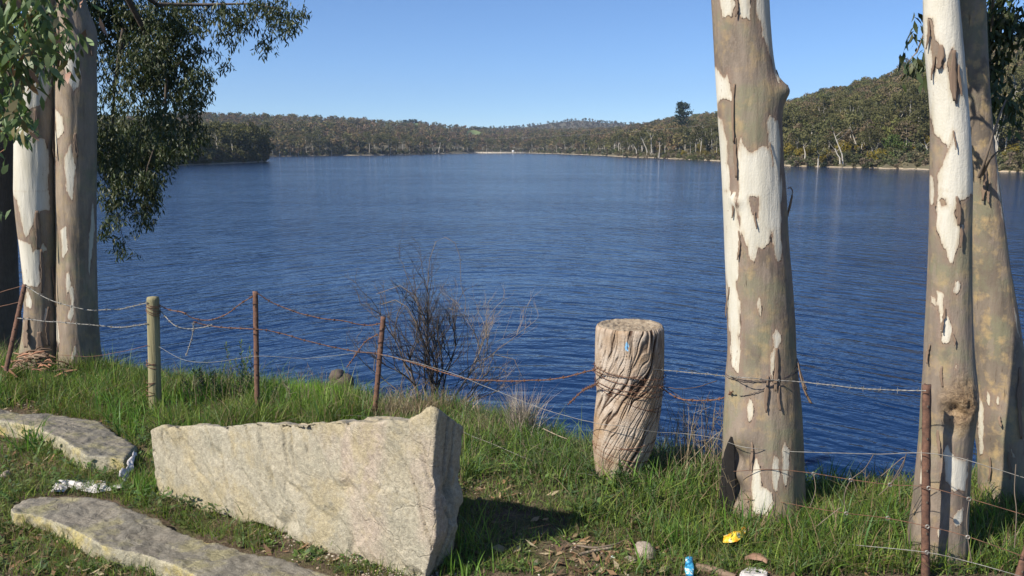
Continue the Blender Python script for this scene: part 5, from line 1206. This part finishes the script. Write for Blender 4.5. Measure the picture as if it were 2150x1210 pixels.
# bark litter below the forked gum
def barkpile():
    r = np.random.RandomState(8); mb = MB()
    for i in range(90):
        px = 70+r.normal()*42; py = 752+r.normal()*18+(px-70)*.1; Yb = Y1-.25-r.rand()*.35; p = P(px, py, Yb); p.z = max(min(p.z, gz(p.x, p.y)+.22*math.exp(-((px-75)/70)**2)), gz(p.x, p.y)+.01)
        a = r.normal()*.5; L = r.uniform(.03, .16); u_ = Vector((math.cos(a), r.normal()*.3, math.sin(a)*.7)); w_ = r.uniform(.003, .012)
        mb.add(*tube([tuple(p-u_*L*.5), tuple(p+Vector((0, 0, .01))), tuple(p+u_*L*.5)], [w_*.5, w_, w_*.4], 5), np.array([(.26, .16, .10), (.34, .24, .16), (.14, .09, .06), (.40, .20, .12)][r.randint(4)])*r.uniform(.7, 1.2))
    obj('bark_litter', mb.mesh('bark_litter'), M['drygrass'], label='heap of fallen reddish bark at the foot of the forked gum', cat='bark litter', kind='stuff')
barkpile()

# ================================================================ BARE BUSH
def bush():
    base = G(905, 868); base = Vector((P(905, 850, 7.0).x, 7.0, gz(P(905, 850, 7.0).x, 7.0))); r = np.random.RandomState(14)
    e = empty('bare_bush', base, label='leafless dark twiggy bush standing at the water edge behind the upright slab', cat='bush')
    dark, pale = MB(), MB()
    def grow(p, d, L, rad, lv, mb, col):
        n = 5; pts = [p]; dd = d.copy()
        for i in range(n):
            dd = (dd+Vector((r.normal()*.16, r.normal()*.16, r.normal()*.10+.03))).normalized(); pts.append(pts[-1]+dd*L/n)
        mb.add(*tube([tuple(q) for q in pts], np.linspace(rad, rad*.45, n+1), 4 if lv else 6), col*r.uniform(.8, 1.2))
        if lv >= 4: return
        k = (5, 4, 3, 2)[lv]
        for j in range(k):
            i = r.randint(2, n+1) if lv else r.randint(1, n+1)
            a = r.rand()*6.283; sd_ = Vector((math.cos(a), math.sin(a)*.8, .25*r.normal()+.15)); nd = (dd*.9+sd_*.62+Vector((0, 0, .15))).normalized()
            grow(pts[i], nd, L*r.uniform(.42, .70), rad*.55, lv+1, mb, col)
    cd, cp = np.array([.075, .058, .048]), np.array([.30, .24, .19])
    for (dx, dz, L, mb, col, ox) in [(-.02, 1, .66, dark, cd, 0), (.10, 1, .64, dark, cd, .03), (-.16, 1, .66, dark, cd, -.04), (.02, 1, .76, dark, cd, .02), (-.30, 1, .66, dark, cd, -.06), (.2, 1, .62, dark, cd, .05), (.40, 1, .66, pale, cp, .12), (.46, 1, .72, pale, cp, .15), (.62, 1, .55, pale, cp, .18), (.9, .9, .5, pale, cp, .15), (1.1, .6, .5, pale, cp, .15), (-.75, .8, .55, pale, cp*.7, -.08), (-.5, 1, .7, dark, cd*1.6, -.05), (0.05, 1, .6, dark, cd, .0)]:
        grow(Vector((ox, r.normal()*.04, 0)), Vector((dx, r.normal()*.15, dz)).normalized(), L, .010 if mb is dark else .007, 0 if L > .6 else 1, mb, col)
    # long arching whip
    b0 = base
    wp_ = [P(888, 700, 7.0), P(898, 600, 7.0), P(902, 545, 7.0), P(915, 508, 7.0), P(935, 498, 7.0), P(955, 510, 7.0), P(966, 540, 7.0), P(968, 600, 7.0), P(978, 630, 7.0), P(975, 680, 7.0), P(962, 760, 7.0)]
    pale.add(*tube([tuple(q-b0) for q in wp_], np.linspace(.003, .0018, 11), 5), cp*.6)
    for mb_, pts in ((pale, [(800, 640), (830, 630), (855, 645), (875, 680)]), (pale, [(790, 618), (840, 600), (870, 620), (890, 680)]), (pale, [(1095, 790), (1080, 755), (1040, 745), (1000, 760), (960, 790)]), (dark, [(815, 660), (850, 645), (880, 690), (900, 760)]), (pale, [(960, 790), (1010, 770), (1050, 772), (1062, 782)])):
        mb_.add(*tube([tuple(P(a, b, 7.0)-b0) for a, b in pts], np.linspace(.0022, .0045, len(pts)), 4), cp*.8 if mb_ is pale else cd)
    for _i in range(46):
        a = r.rand()*6.283; b_ = Vector((r.normal()*.16+.04, r.normal()*.06, r.uniform(0, .35))); grow(b_, Vector((math.cos(a)*.8, math.sin(a)*.4, r.uniform(.2, .9))).normalized(), r.uniform(.14, .30), .003, 3, pale if r.rand() < .45 else dark, cp*.8 if r.rand() < .4 else cd*1.3)
    obj('branches', dark.mesh('branches'), M['drytwig'], e); obj('dead_branches', pale.mesh('dead_branches'), M['drytwig'], e, label='pale dead branches spreading to the right side of the bush')
bush()
def sticks():
    mb = MB(); 
    for pts, rr in (([(1945, 1010), (1890, 1000), (1860, 1020), (1835, 1050)], .004),):
        pass
sticks()

# ================================================================ FENCE
def seg_post(px_t, py_t, px_b, py_b, Y, label, w=.032, name='steel_picket', Yt=None, cat='fence picket', group=None):
    t_, b_ = P(px_t, py_t, Yt or Y), P(px_b, py_b, Y); b_ = b_+(b_-t_).normalized()*.15; ax = (t_-b_).normalized()
    s_ = ax.cross(Vector((0, 1, 0))).normalized(); s_ = -s_ if s_.x < 0 else s_; f_ = ax.cross(s_).normalized(); f_ = -f_ if f_.y > 0 else f_
    prof = [(-1, .15), (-.12, .25), (-.10, 1.0), (.10, 1.0), (.12, .25), (1, .15), (1, -.1), (-1, -.1)]   # ribbed section, rib towards the viewer
    prof = [(-1, .25), (-.25, .55), (.25, .55), (1, .25), (1, -.25), (.2, -.25), (.16, -1.1), (-.16, -1.1), (-.2, -.25), (-1, -.25)]
    L = (t_-b_).length; n = 40; V = []
    for i in range(n+1):
        c = ax*(L*i/n)
        for a, b in prof: V.append(c+s_*a*w*.5+f_*b*w*.5+s_*.0008*math.sin(i*1.7+a))
    k = len(prof); F = grid_faces(n+1, k, True); e = empty(name, b_, label=label, cat=cat, group=group)
    caps = [list(range(k)), list(range(n*k, n*k+k))]
    obj('post', mkmesh('post', [tuple(v) for v in V], [F, np.array(caps)]), M['rust'], e)
    mb = MB()                                                  # wire holes read as small studs
    for i in range(5):
        c = ax*(L*(.35+.14*i))+f_*w*.285; mb.add(*tube([tuple(c-ax*.004), tuple(c+ax*.004)], [.0035, .0035], 8))
    obj('wire_hole', mb.mesh('wire_hole'), M['darkbark'], e)
    return t_, b_
FG = 'rusty steel fence pickets'
seg_post(536, 612, 541, 900, 5.0, 'straight upright rusty steel picket, second post from the left in front of open water', .030)
seg_post(805, 665, 785, 885, 4.95, 'rusty steel picket leaning right beside the bare bush', .030)
seg_post(52, 598, 22, 735, 5.6, 'rusty steel picket leaning in front of the forked gum at the far left', .030)
seg_post(1946, 808, 1943, 1200, 2.98, 'tall rusty steel picket standing in front of the smooth cream trunk at the right', .030)
seg_post(2163, 1138, 2138, 1215, 2.75, 'slanted rusty stake tip in the bottom right corner', .03)
# round wooden post
def wpost():
    Y = float(G(325, 862).y); t_ = P(321, 624, Y); b_ = P(324, 866, Y); b_.z -= .15; n = 60; nc = 28; V = []; th = np.arange(nc)*2*math.pi/nc; r0 = 12.6/FPX*dep_of(Y, 1)
    for i in range(n+1):
        u = i/n; c = np.array(b_)*(1-u)+np.array(t_)*u; r = r0*(1.04-.04*u)*(1 if u < .985 else .93)*(1+.03*(fbm(np.cos(th)*2, np.sin(th)*2, u*2, 3, 3)-.5)*2+.02*(fbm(np.cos(th)*8, np.sin(th)*8, u*4, 2, 5)-.5)*2)
        V.append(c+np.stack([np.cos(th)*r, np.sin(th)*r, 0*th], -1))
    V = np.concatenate(V); cc = np.array(t_)+np.array([0, 0, .004]); V = np.concatenate([V, [cc]]); e = empty('wooden_post', b_, label='round weathered wooden fence post bound with rusty wire below its top', cat='fence post')
    F3 = np.stack([n*nc+np.arange(nc), n*nc+(np.arange(nc)+1) % nc, np.full(nc, (n+1)*nc)], -1)
    par(obj('post', mkmesh('post', V, [grid_faces(n+1, nc, True), F3], True), M['postwood']), e)
    mb = MB(); r = np.random.RandomState(2)
    for py in (640, 645, 649, 653, 657, 762, 764, 768, 800, 806, 822, 828):
        c = P(322, py, Y); tl = r.normal()*.012; a = np.linspace(0, 6.283, 25); rr = r0+.004
        mb.add(*tube(np.stack([c.x+np.cos(a)*rr, c.y+np.sin(a)*rr, c.z+np.cos(a+r.rand()*6)*.006+tl*np.cos(a)], -1), .0022, 5))
    par(obj('wire_binding', mb.mesh('wire_binding'), M['rustwire']), e)
    return Y
YP = wpost()

# ---- wires
def catmull(pts, step=.012):
    pts = [np.array(p, float) for p in pts]; pts = [2*pts[0]-pts[1]]+pts+[2*pts[-1]-pts[-2]]; out = []
    for i in range(1, len(pts)-2):
        a, b, c, d = pts[i-1:i+3]; n = max(2, int(np.linalg.norm(c-b)/step))
        for k in range(n):
            t_ = k/n; out.append(.5*((2*b)+(-a+c)*t_+(2*a-5*b+4*c-d)*t_*t_+(-a+3*b-3*c+d)*t_**3))
    out.append(pts[-2]); return np.array(out)
def wire(label, pts, barbed=True, mat='rustwire', rad=.0021, seed=0, gap=.085, wob=.004):
    """pts: (px, py, Y) read off the photo; two twisted strands with barbs"""
    r = np.random.RandomState(seed); q = catmull([P(*p) for p in pts]); L = np.concatenate([[0], np.cumsum(np.linalg.norm(np.diff(q, axis=0), axis=1))])
    q = q+wob*(np.stack([fbm(L*9, k*3.3+seed, 0, 3, k) for k in range(3)], -1)-.5)*2
    c0 = q.mean(0); q = q-c0; nm = 'barbed_wire' if barbed else 'fence_wire'
    e = empty(nm, c0, label=label, cat='wire')
    if not barbed:
        obj('strand', mkmesh('strand', *tube(q, rad, 5)), M[mat], e); return
    T = np.gradient(q, axis=0); T /= np.linalg.norm(T, axis=1, keepdims=True)+1e-9
    U = np.cross(T, [0, 1, 0.01]); U /= np.linalg.norm(U, axis=1, keepdims=True)+1e-9; W = np.cross(T, U)
    for s_ in (0, math.pi):
        ph = L*130+s_; obj('strand', mkmesh('strand', *tube(q+rad*.9*(np.cos(ph)[:, None]*U+np.sin(ph)[:, None]*W), rad, 4)), M[mat], e)
    mb = MB(); d = gap*r.rand()
    while d < L[-1]:
        i = int(np.searchsorted(L, d)); i = min(i, len(q)-1); c = q[i]; t_ = T[i]
        a = np.linspace(0, 12.6, 12); mb.add(*tube(c+t_*np.linspace(-.004, .004, 12)[:, None]+(rad*2.6)*(np.cos(a)[:, None]*U[i]+np.sin(a)[:, None]*W[i]), rad*.7, 4))
        for k in range(4):
            an = k*1.57+r.rand()*.8; v_ = math.cos(an)*U[i]+math.sin(an)*W[i]; mb.add(*tube([c+v_*rad, c+v_*.013+t_*r.normal()*.003], [rad*.7, rad*.3], 4))
        d += gap*r.uniform(.85, 1.15)
    if mb.V: obj('barbs', mb.mesh('barbs'), M[mat], e)
k = YP; PA, PB = 4.97, 4.92
wire('top barbed strand crossing the forked gum to reach the wooden post', [(54, 601, 5.58), (110, 632, 5.5), (180, 650, 5.45), (215, 651, 5.4), (260, 648, 5.35), (311, 636, k-.04)], seed=1, mat='greywire')
wire('second barbed strand across the forked gum to the wooden post', [(38, 668, 5.58), (110, 676, 5.5), (200, 683, 5.45), (250, 687, 5.4), (311, 680, k-.04)], seed=2, mat='greywire')
wire('lowest rusty strand between the forked gum and the wooden post', [(120, 745, 5.5), (190, 749, 5.45), (250, 740, 5.4), (311, 725, k-.04)], seed=3, barbed=False, rad=.0015)
wire('wire leaving the photo at the left from the top of the leaning left picket', [(-40, 625, 5.8), (0, 614, 5.7), (50, 600, 5.6)], barbed=False, seed=4)
wire('lower wire leaving the photo at the left from the leaning left picket', [(-40, 650, 5.8), (0, 644, 5.7), (42, 634, 5.6)], barbed=False, seed=5)
wire('rusty barbed strand sagging from the wooden post up to the top of the straight picket', [(333, 641, k-.03), (355, 651, k), (385, 657, 5.1), (405, 668, 5.1), (440, 672, 5.1), (475, 660, 5.05), (505, 638, 5.0), (530, 622, PA-.02)], seed=6)
wire('longest rusty barbed strand sagging through both middle pickets and on to the stump', [(405, 676, 5.1), (440, 685, 5.1), (470, 688, 5.05), (536, 691, PA-.03), (575, 697, 4.96), (640, 714, 4.95), (700, 729, 4.94), (750, 738, 4.93), (792, 743, PB-.03), (850, 757, 4.8), (920, 779, 4.6), (985, 796, 4.45), (1060, 800, 4.3), (1150, 797, 4.15), (1205, 788, 4.05), (1254, 774, YSc-.13)], seed=7)
wire('thin galvanised loop hanging right of the wooden post', [(333, 646, k-.03), (345, 662, k), (368, 684, 5.1), (395, 691, 5.1), (425, 688, 5.1), (445, 682, 5.1)], seed=8, mat='greywire')
wire('dangling barbed tail below the strand between the wooden post and the straight picket', [(407, 676, 5.1), (405, 700, 5.1), (398, 725, 5.1), (390, 748, 5.1)], seed=9, mat='greywire', gap=.05)
wire('rusty barbed strand joining the tops of the straight and the leaning picket', [(541, 616, PA-.02), (570, 634, 4.96), (620, 655, 4.95), (670, 668, 4.94), (720, 674, 4.93), (765, 683, 4.93), (800, 680, PB-.02)], seed=10)
wire('thin wire between the straight and leaning pickets low over the water', [(333, 728, k-.02), (390, 757, 5.05), (455, 760, 5.0), (540, 748, PA-.02), (640, 753, 4.96), (700, 747, 4.94), (760, 741, 4.93), (792, 744, PB-.02)], seed=11, barbed=False, rad=.0013, mat='greywire')
wire('barbed tail hanging left of the leaning picket', [(795, 702, PB-.02), (770, 716, 4.93), (752, 738, 4.93), (738, 758, 4.93), (728, 772, 4.93)], seed=12, gap=.05)
wire('long smooth galvanised wire from the leaning picket past the stump to the single trunk', [(798, 745, PB-.03), (860, 758, 4.7), (960, 788, 4.45), (1060, 828, 4.25), (1150, 862, 4.1), (1253, 890, YSc-.14), (1300, 895, YSc-.2), (1360, 905, YSc-.18), (1440, 912, 3.85), (1500, 920, 3.7), (1560, 938, Y2-.16), (1650, 948, Y2-.17), (1740, 951, 3.3), (1860, 953, 3.05), (1944, 952, 2.95), (2010, 962, 2.8), (2080, 982, 2.75), (2180, 1012, 2.7)], barbed=False, mat='greywire', rad=.0014, seed=13)
wire('rusty barbed wire rising from the grass to the left side of the stump', [(1192, 850, 4.15), (1205, 838, 4.12), (1225, 820, 4.08), (1254, 805, YSc-.12)], seed=14, gap=.035)
wire('galvanised barbed strand from the stump across the single trunk to the right picket', [(1372, 776, YSc-.16), (1395, 778, YSc-.1), (1460, 783, 3.85), (1520, 789, 3.65), (1560, 793, Y2-.17), (1640, 799, Y2-.17), (1690, 803, 3.45), (1760, 811, 3.3), (1850, 818, 3.1), (1900, 821, 3.0), (1945, 820, 2.96)], seed=15, mat='greywire', rad=.0013)
wire('rusty barbed strand sagging from the stump to the root of the single trunk', [(1385, 808, YSc-.14), (1400, 822, YSc-.1), (1430, 837, 3.85), (1470, 841, 3.8), (1510, 838, 3.7), (1540, 822, Y2-.1)], seed=16)
wire('dark plain wire just above the sagging rusty strand right of the stump', [(1392, 812, YSc-.05), (1430, 816, 3.85), (1470, 811, 3.75), (1505, 800, Y2-.02)], barbed=False, mat='darkwire', seed=17)
wire('short dark wire crossing under the sagging strand right of the stump', [(1400, 815, YSc), (1425, 832, 3.9), (1450, 852, 3.88)], barbed=False, mat='darkwire', seed=18)
# wraps round stump and trunk
def wraps(label, info, Y, defs, mat, seed, rad=.0022, barbed=True, out=.010):
    r = np.random.RandomState(seed); e = None; allp = []
    for (pyl, pyr, a0, a1) in defs:
        pts = []
        for u in np.linspace(0, 1, 70):
            th = a0+(a1-a0)*u; s_ = (math.sin(th)+1)/2; py = pyl+(pyr-pyl)*s_+r.normal()*.6; z = P(1322, py, Y).z
            pts.append(surf(info, z, th, Y, out))
        allp.append(np.array([list(q) for q in pts]))
    c0 = allp[0].mean(0); e = empty('wire_wrap', c0, label=label, cat='wire')
    mb = MB()
    for q in allp: obj('strand', mkmesh('strand', *tube(q-c0, rad, 5)), M[mat], e)
    if barbed:
        for q in allp:
            for i in range(3, 68, 6):
                for k_ in range(3): v_ = r.normal(size=3); v_ /= np.linalg.norm(v_); mb.add(*tube([q[i]-c0, q[i]-c0+v_*.013], [rad*.7, rad*.3], 4))
        obj('barbs', mb.mesh('barbs'), M[mat], e)
H2 = math.pi/2
wraps('bundle of rusty barbed wire wound round the upper half of the stump', iS, YSc, [(766, 786, -2.2, 2.2), (775, 770, -2, .2), (781, 800, -2.4, 2.4), (796, 812, -2.2, 2.2), (803, 822, -2.2, 2.3)], 'rustwire', 1, .0016)
wraps('thin dark wires slung low round the stump', iS, YSc, [(808, 858, -1.8, 1.8), (908, 938, -1.6, 1.2), (925, 915, -1.5, 1.5), (930, 960, -1.8, 1.8), (942, 975, -1.8, 1.6), (838, 846, .4, 1.8)], 'rustwire', 2, .0015, False, .004)
wraps('loop of brown wire tied round the single trunk', i2, Y2, [(790, 768, -2.2, 2.2), (826, 752, -.9, 2.0), (786, 770, -1.8, 1.9)], 'darkwire', 3, .0015, False, .003)
# ring lock netting right of the single trunk
def netting():
    e = empty('wire_netting', P(1780, 1060, 3.2), label='old hinged joint wire netting slung between the single trunk and the right picket', cat='wire netting')
    def w_(nm, pts, rad=.0014, mat='rustwire'):
        q = catmull([P(*p) for p in pts])-np.array(e.location); return obj(nm, mkmesh(nm, *tube(q, rad, 5)), M[mat], e)
    w_('strand', [(1540, 990, Y2-.16), (1620, 986, Y2-.18), (1700, 993, 3.4), (1785, 1007, 3.2), (1870, 1018, 3.05), (1945, 1023, 2.95), (2035, 1047, 2.8), (2180, 1090, 2.7)])
    w_('strand', [(1560, 1048, Y2-.16), (1640, 1055, Y2-.18), (1700, 1066, 3.35), (1778, 1078, 3.2), (1860, 1088, 3.05), (1945, 1105, 2.95), (2035, 1128, 2.8), (2180, 1180, 2.7)])
    w_('strand', [(1700, 1135, 3.3), (1800, 1145, 3.1), (1945, 1160, 2.95), (2035, 1180, 2.8), (2160, 1215, 2.7)], mat='greywire')
    for pts in ([(1835, 953, 3.1), (1815, 985, 3.15), (1787, 1008, 3.2), (1773, 1040, 3.2), (1776, 1078, 3.2)], [(1903, 953, 2.95), (1893, 985, 3.), (1870, 1017, 3.05), (1845, 1040, 3.1)], [(2035, 1047, 2.79), (2030, 1090, 2.79), (2032, 1130, 2.79), (2040, 1180, 2.79)], [(2133, 975, 2.7), (2130, 1030, 2.7), (2134, 1075, 2.7), (2130, 1150, 2.7)], [(1708, 993, 3.38), (1712, 1030, 3.36), (1700, 1066, 3.35)], [(1766, 1065, 3.2), (1740, 1085, 3.2), (1715, 1105, 3.2)], [(1870, 1017, 3.05), (1900, 960, 3.0), (1850, 1000, 3.05)]):
        w_('stay', pts, .0016, 'twig')
    for px, py, Y in ((1708, 995, 3.38), (1786, 1008, 3.2), (1869, 1018, 3.05), (1950, 1025, 2.94), (2034, 1048, 2.79), (1777, 1078, 3.2), (1864, 1088, 3.05), (1947, 1106, 2.94), (2032, 1128, 2.79), (1946, 1160, 2.95)):
        c = P(px, py, Y)-e.location; mb = MB()
        for j in range(3):
            a = np.linspace(0, 6.283, 14); mb.add(*tube(np.stack([c.x+np.cos(a)*.0065, c.y+0*a-.002+j*.002, c.z+np.sin(a)*.0065], -1), .0013, 4))
        obj('knot', mb.mesh('knot'), M['greywire'], e)
netting()
# fallen wires in the grass behind the upright slab
wire('loose galvanised wires lying in the grass right of the upright slab', [(965, 905, 4.4), (1040, 935, 4.25), (1100, 960, 4.15), (1180, 985, 4.05), (1250, 1000, 3.9)], barbed=False, mat='greywire', seed=31, rad=.0013)
wire('slack wire lying along the grass behind the flat top of the upright slab', [(560, 858, 5.0), (620, 868, 4.95), (720, 872, 4.8), (790, 876, 4.8)], barbed=False, mat='greywire', seed=32, rad=.0013)

# ================================================================ LITTER
def crumple(name, label, cat, outline, mat, seed, h=.03, cell=.006, e=None, folds=18., lift=0):
    """creased sheet lying on the soil, outline in photo pixels"""
    xs_ = [q[0] for q in outline]; ys_ = [q[1] for q in outline]; pts = [G(*q) for q in outline]
    bx0, bx1 = min(p.x for p in pts), max(p.x for p in pts); by0, by1 = min(p.y for p in pts), max(p.y for p in pts)
    gx_, gy_ = np.meshgrid(np.arange(bx0, bx1, cell), np.arange(by0, by1, cell)); g0 = ghgt(gx_, gy_)
    px, py = proj(gx_, gy_, g0); sd = poly_sd(px, py, [outline]); keepv = sd > 0
    r1 = np.abs(fbm(gx_*folds, gy_*folds, 0, 2, seed)*2-1); r2_ = np.abs(fbm(gx_*folds*2.3+gy_*9, gy_*folds*2, 0, 2, seed+4)*2-1)
    z = g0+.01+lift+h*(r1*1.5+.5*r2_)*np.clip(sd/9., .15, 1)
    idx = -np.ones(gx_.shape, int); idx[keepv] = np.arange(keepv.sum()); V = np.stack([gx_, gy_, z], -1)[keepv]
    q = np.stack([idx[:-1, :-1], idx[:-1, 1:], idx[1:, 1:], idx[1:, :-1]], -1).reshape(-1, 4); q = q[(q >= 0).all(1)]
    c = V.mean(0); o = obj(name, mkmesh(name, V-c, q, False), mat, label=label, cat=cat); o.location = c
    md = o.modifiers.new('s', 'SOLIDIFY'); md.thickness = .0015
    return o
white = simple('white_cloth', (.52, .48, .47), (.70, .67, .66), 12, .9)
crumple('white_cloth', 'crumpled white cloth lying in the grass behind the flat slab', 'cloth', [(106, 1038), (112, 1020), (128, 1010), (150, 1012), (190, 1012), (222, 1014), (228, 1028), (250, 1022), (262, 1014), (258, 1030), (232, 1036), (226, 1036), (198, 1042), (175, 1036), (160, 1032), (145, 1028), (135, 1038)], white, 3, .028, .003, folds=10.)
def crag():
    a, b = G(262, 1012), G(291, 985); mb = MB(); n = 12; V = []
    for i in range(n):
        u = i/(n-1); p = a.lerp(b, u)+Vector((0, 0, .02+.07*u+.01*math.sin(u*9))); w_ = .018*(1-.5*u)+.006*math.sin(u*13)
        for k_ in (-1, -.2, .5, 1): V.append((p.x-k_*w_*.8, p.y-.02+.01*math.sin(k_*4+i*2), p.z+k_*w_*1.1))
    c = V[0]; o = obj('cloth_scrap', mkmesh('cloth_scrap', np.array(V)-np.array(c), grid_faces(n, 4)), white, label='torn white strip rising to the left end of the upright slab', cat='cloth'); o.location = c
    md = o.modifiers.new('s', 'SOLIDIFY'); md.thickness = .0015
crag()
def pack_mat():
    t = NT('printed_foil'); a = t.ramp(t.noise(22, 3, .6), (.40, (.80, .30, .02)), (.48, (.80, .50, .03)), (.56, (.85, .62, .10)), (.64, (.80, .74, .62)), interp='LINEAR')
    return t.set(a, .35, Metallic=.0)
crumple('snack_packet', 'crumpled yellow and orange foil packet in the grass', 'packet', [(1516, 1166), (1518, 1152), (1534, 1146), (1550, 1146), (1556, 1134), (1565, 1132), (1566, 1144), (1558, 1158), (1544, 1168), (1526, 1168)], pack_mat(), 5, .022, .002, folds=12., lift=.045)
crumple('paper_scrap', 'white torn paper sheet at the bottom edge beside a brown leaf', 'paper', [(1548, 1225), (1555, 1206), (1572, 1197), (1602, 1200), (1612, 1208), (1610, 1228), (1580, 1232)], white, 6, .008, .003, folds=8., lift=.004)
o = crumple('fallen_leaf', 'broad curled brown leaf lying over the white paper', 'leaf', [(1562, 1190), (1580, 1181), (1600, 1183), (1613, 1196), (1610, 1206), (1600, 1200), (1572, 1196), (1562, 1200)], simple('brown_leaf', (.20, .11, .07), (.30, .18, .12), 15), 7, .02, .003, folds=10., lift=.03)
# blue can on a grey stick
t = NT('printed_can'); sx = t.noise(40, 3, .6)
cm = t.set(t.ramp(sx, (.45, (.02, .16, .34)), (.52, (.05, .33, .58)), (.60, (.10, .45, .68)), (.66, (.72, .78, .82))), .35)
def can():
    a, b = G(1437, 1208), G(1459, 1214); a.z += .03; b.z += .03
    n = 12; nc = 20; pts = []; up = Vector((0, 0, 1)); A_, B_ = G(1448, 1222)+Vector((0, 0, .01)), G(1446, 1195)+Vector((0, 0, .045)); ax = (B_-A_)
    s_ = Vector((1, .1, 0)).normalized(); f_ = ax.cross(s_).normalized(); V = []
    for i in range(n+1):
        u = i/n; w_ = .0195*(1-.12*math.sin(u*9)); dep = .010*(1-.5*math.sin(u*3.1))
        for k_ in range(nc): th = k_*2*math.pi/nc; V.append(A_+ax*u+s_*math.cos(th)*w_*.85+f_*math.sin(th)*dep)
    V += [A_, B_]; m = (n+1)*nc; F3 = [[(k_+1) % nc, k_, m] for k_ in range(nc)]+[[n*nc+k_, n*nc+(k_+1) % nc, m+1] for k_ in range(nc)]
    c = A_; obj('crushed_can', mkmesh('crushed_can', [tuple(v-c) for v in V], [grid_faces(n+1, nc, True), np.array(F3)], True), cm, label='crushed blue and white drink carton standing at the bottom edge', cat='carton').location = c
can()
def stick(label, pts, r0, mat='twig', lift=.02, name='fallen_stick'):
    q = np.array([list(G(*p)+Vector((0, 0, lift))) for p in pts]); q = catmull(q, .02); c = q[0]; o = obj(name, mkmesh(name, *tube(q-c, np.linspace(r0, r0*.8, len(q)), 9), smooth=True), M[mat], label=label, cat='stick'); o.location = c
stick('thick grey stick lying right of the blue carton at the bottom edge', [(1461, 1198), (1500, 1206), (1545, 1222)], .017, 'peel', .015)
stick('thin bent twig on the bare soil left of the half buried stone', [(1210, 1155), (1250, 1160), (1300, 1150), (1318, 1135), (1316, 1120)], .004)
stick('pale flat splinter lying on bare soil in front of the stump', [(1215, 1175), (1250, 1166), (1285, 1160)], .006, 'stumptop')
stick('straw coloured stalk lying across the grass left of the stump', [(1140, 945), (1170, 960), (1190, 968)], .003, 'stumptop', .12)
for px, py, s_, m_, lb, nm in ((727, 1161, .009, white, 'white bottle cap sized pebble at the foot of the upright slab', 'pebble'), (1288, 1175, .014, simple('pale_blue_foil', (.45, .60, .66), (.75, .72, .55), 60), 'small crumpled pale blue wrapper on bare soil', 'wrapper')):
    V, F = pebble_mesh(np.random.RandomState(3), s_, 5, 3, .6); o = obj(nm, mkmesh(nm, V, F, nm == 'pebble'), m_, label=lb, cat=nm); o.location = G(px, py)+Vector((0, 0, .006))

# ================================================================ HAZE
hb = bmesh.new(); bmesh.ops.create_cube(hb, size=1.0); hm = bpy.data.meshes.new('haze'); hb.to_mesh(hm); hb.free()
hmat = bpy.data.materials.new('haze_air'); hmat.use_nodes = True; hn = hmat.node_tree; hn.nodes.clear()
ho = hn.nodes.new('ShaderNodeOutputMaterial'); hv = hn.nodes.new('ShaderNodeVolumePrincipled')
hv.inputs['Color'].default_value = (.62, .78, 1.0, 1); hv.inputs['Density'].default_value = .00017; hv.inputs['Anisotropy'].default_value = .2
hn.links.new(hv.outputs[0], ho.inputs['Volume'])
hz = obj('haze', hm, hmat, kind='stuff', label='thin blue air haze over the lake and hills', cat='haze')
hz.scale = (4900, 3300, 190); hz.location = (0, 950, 90.1)
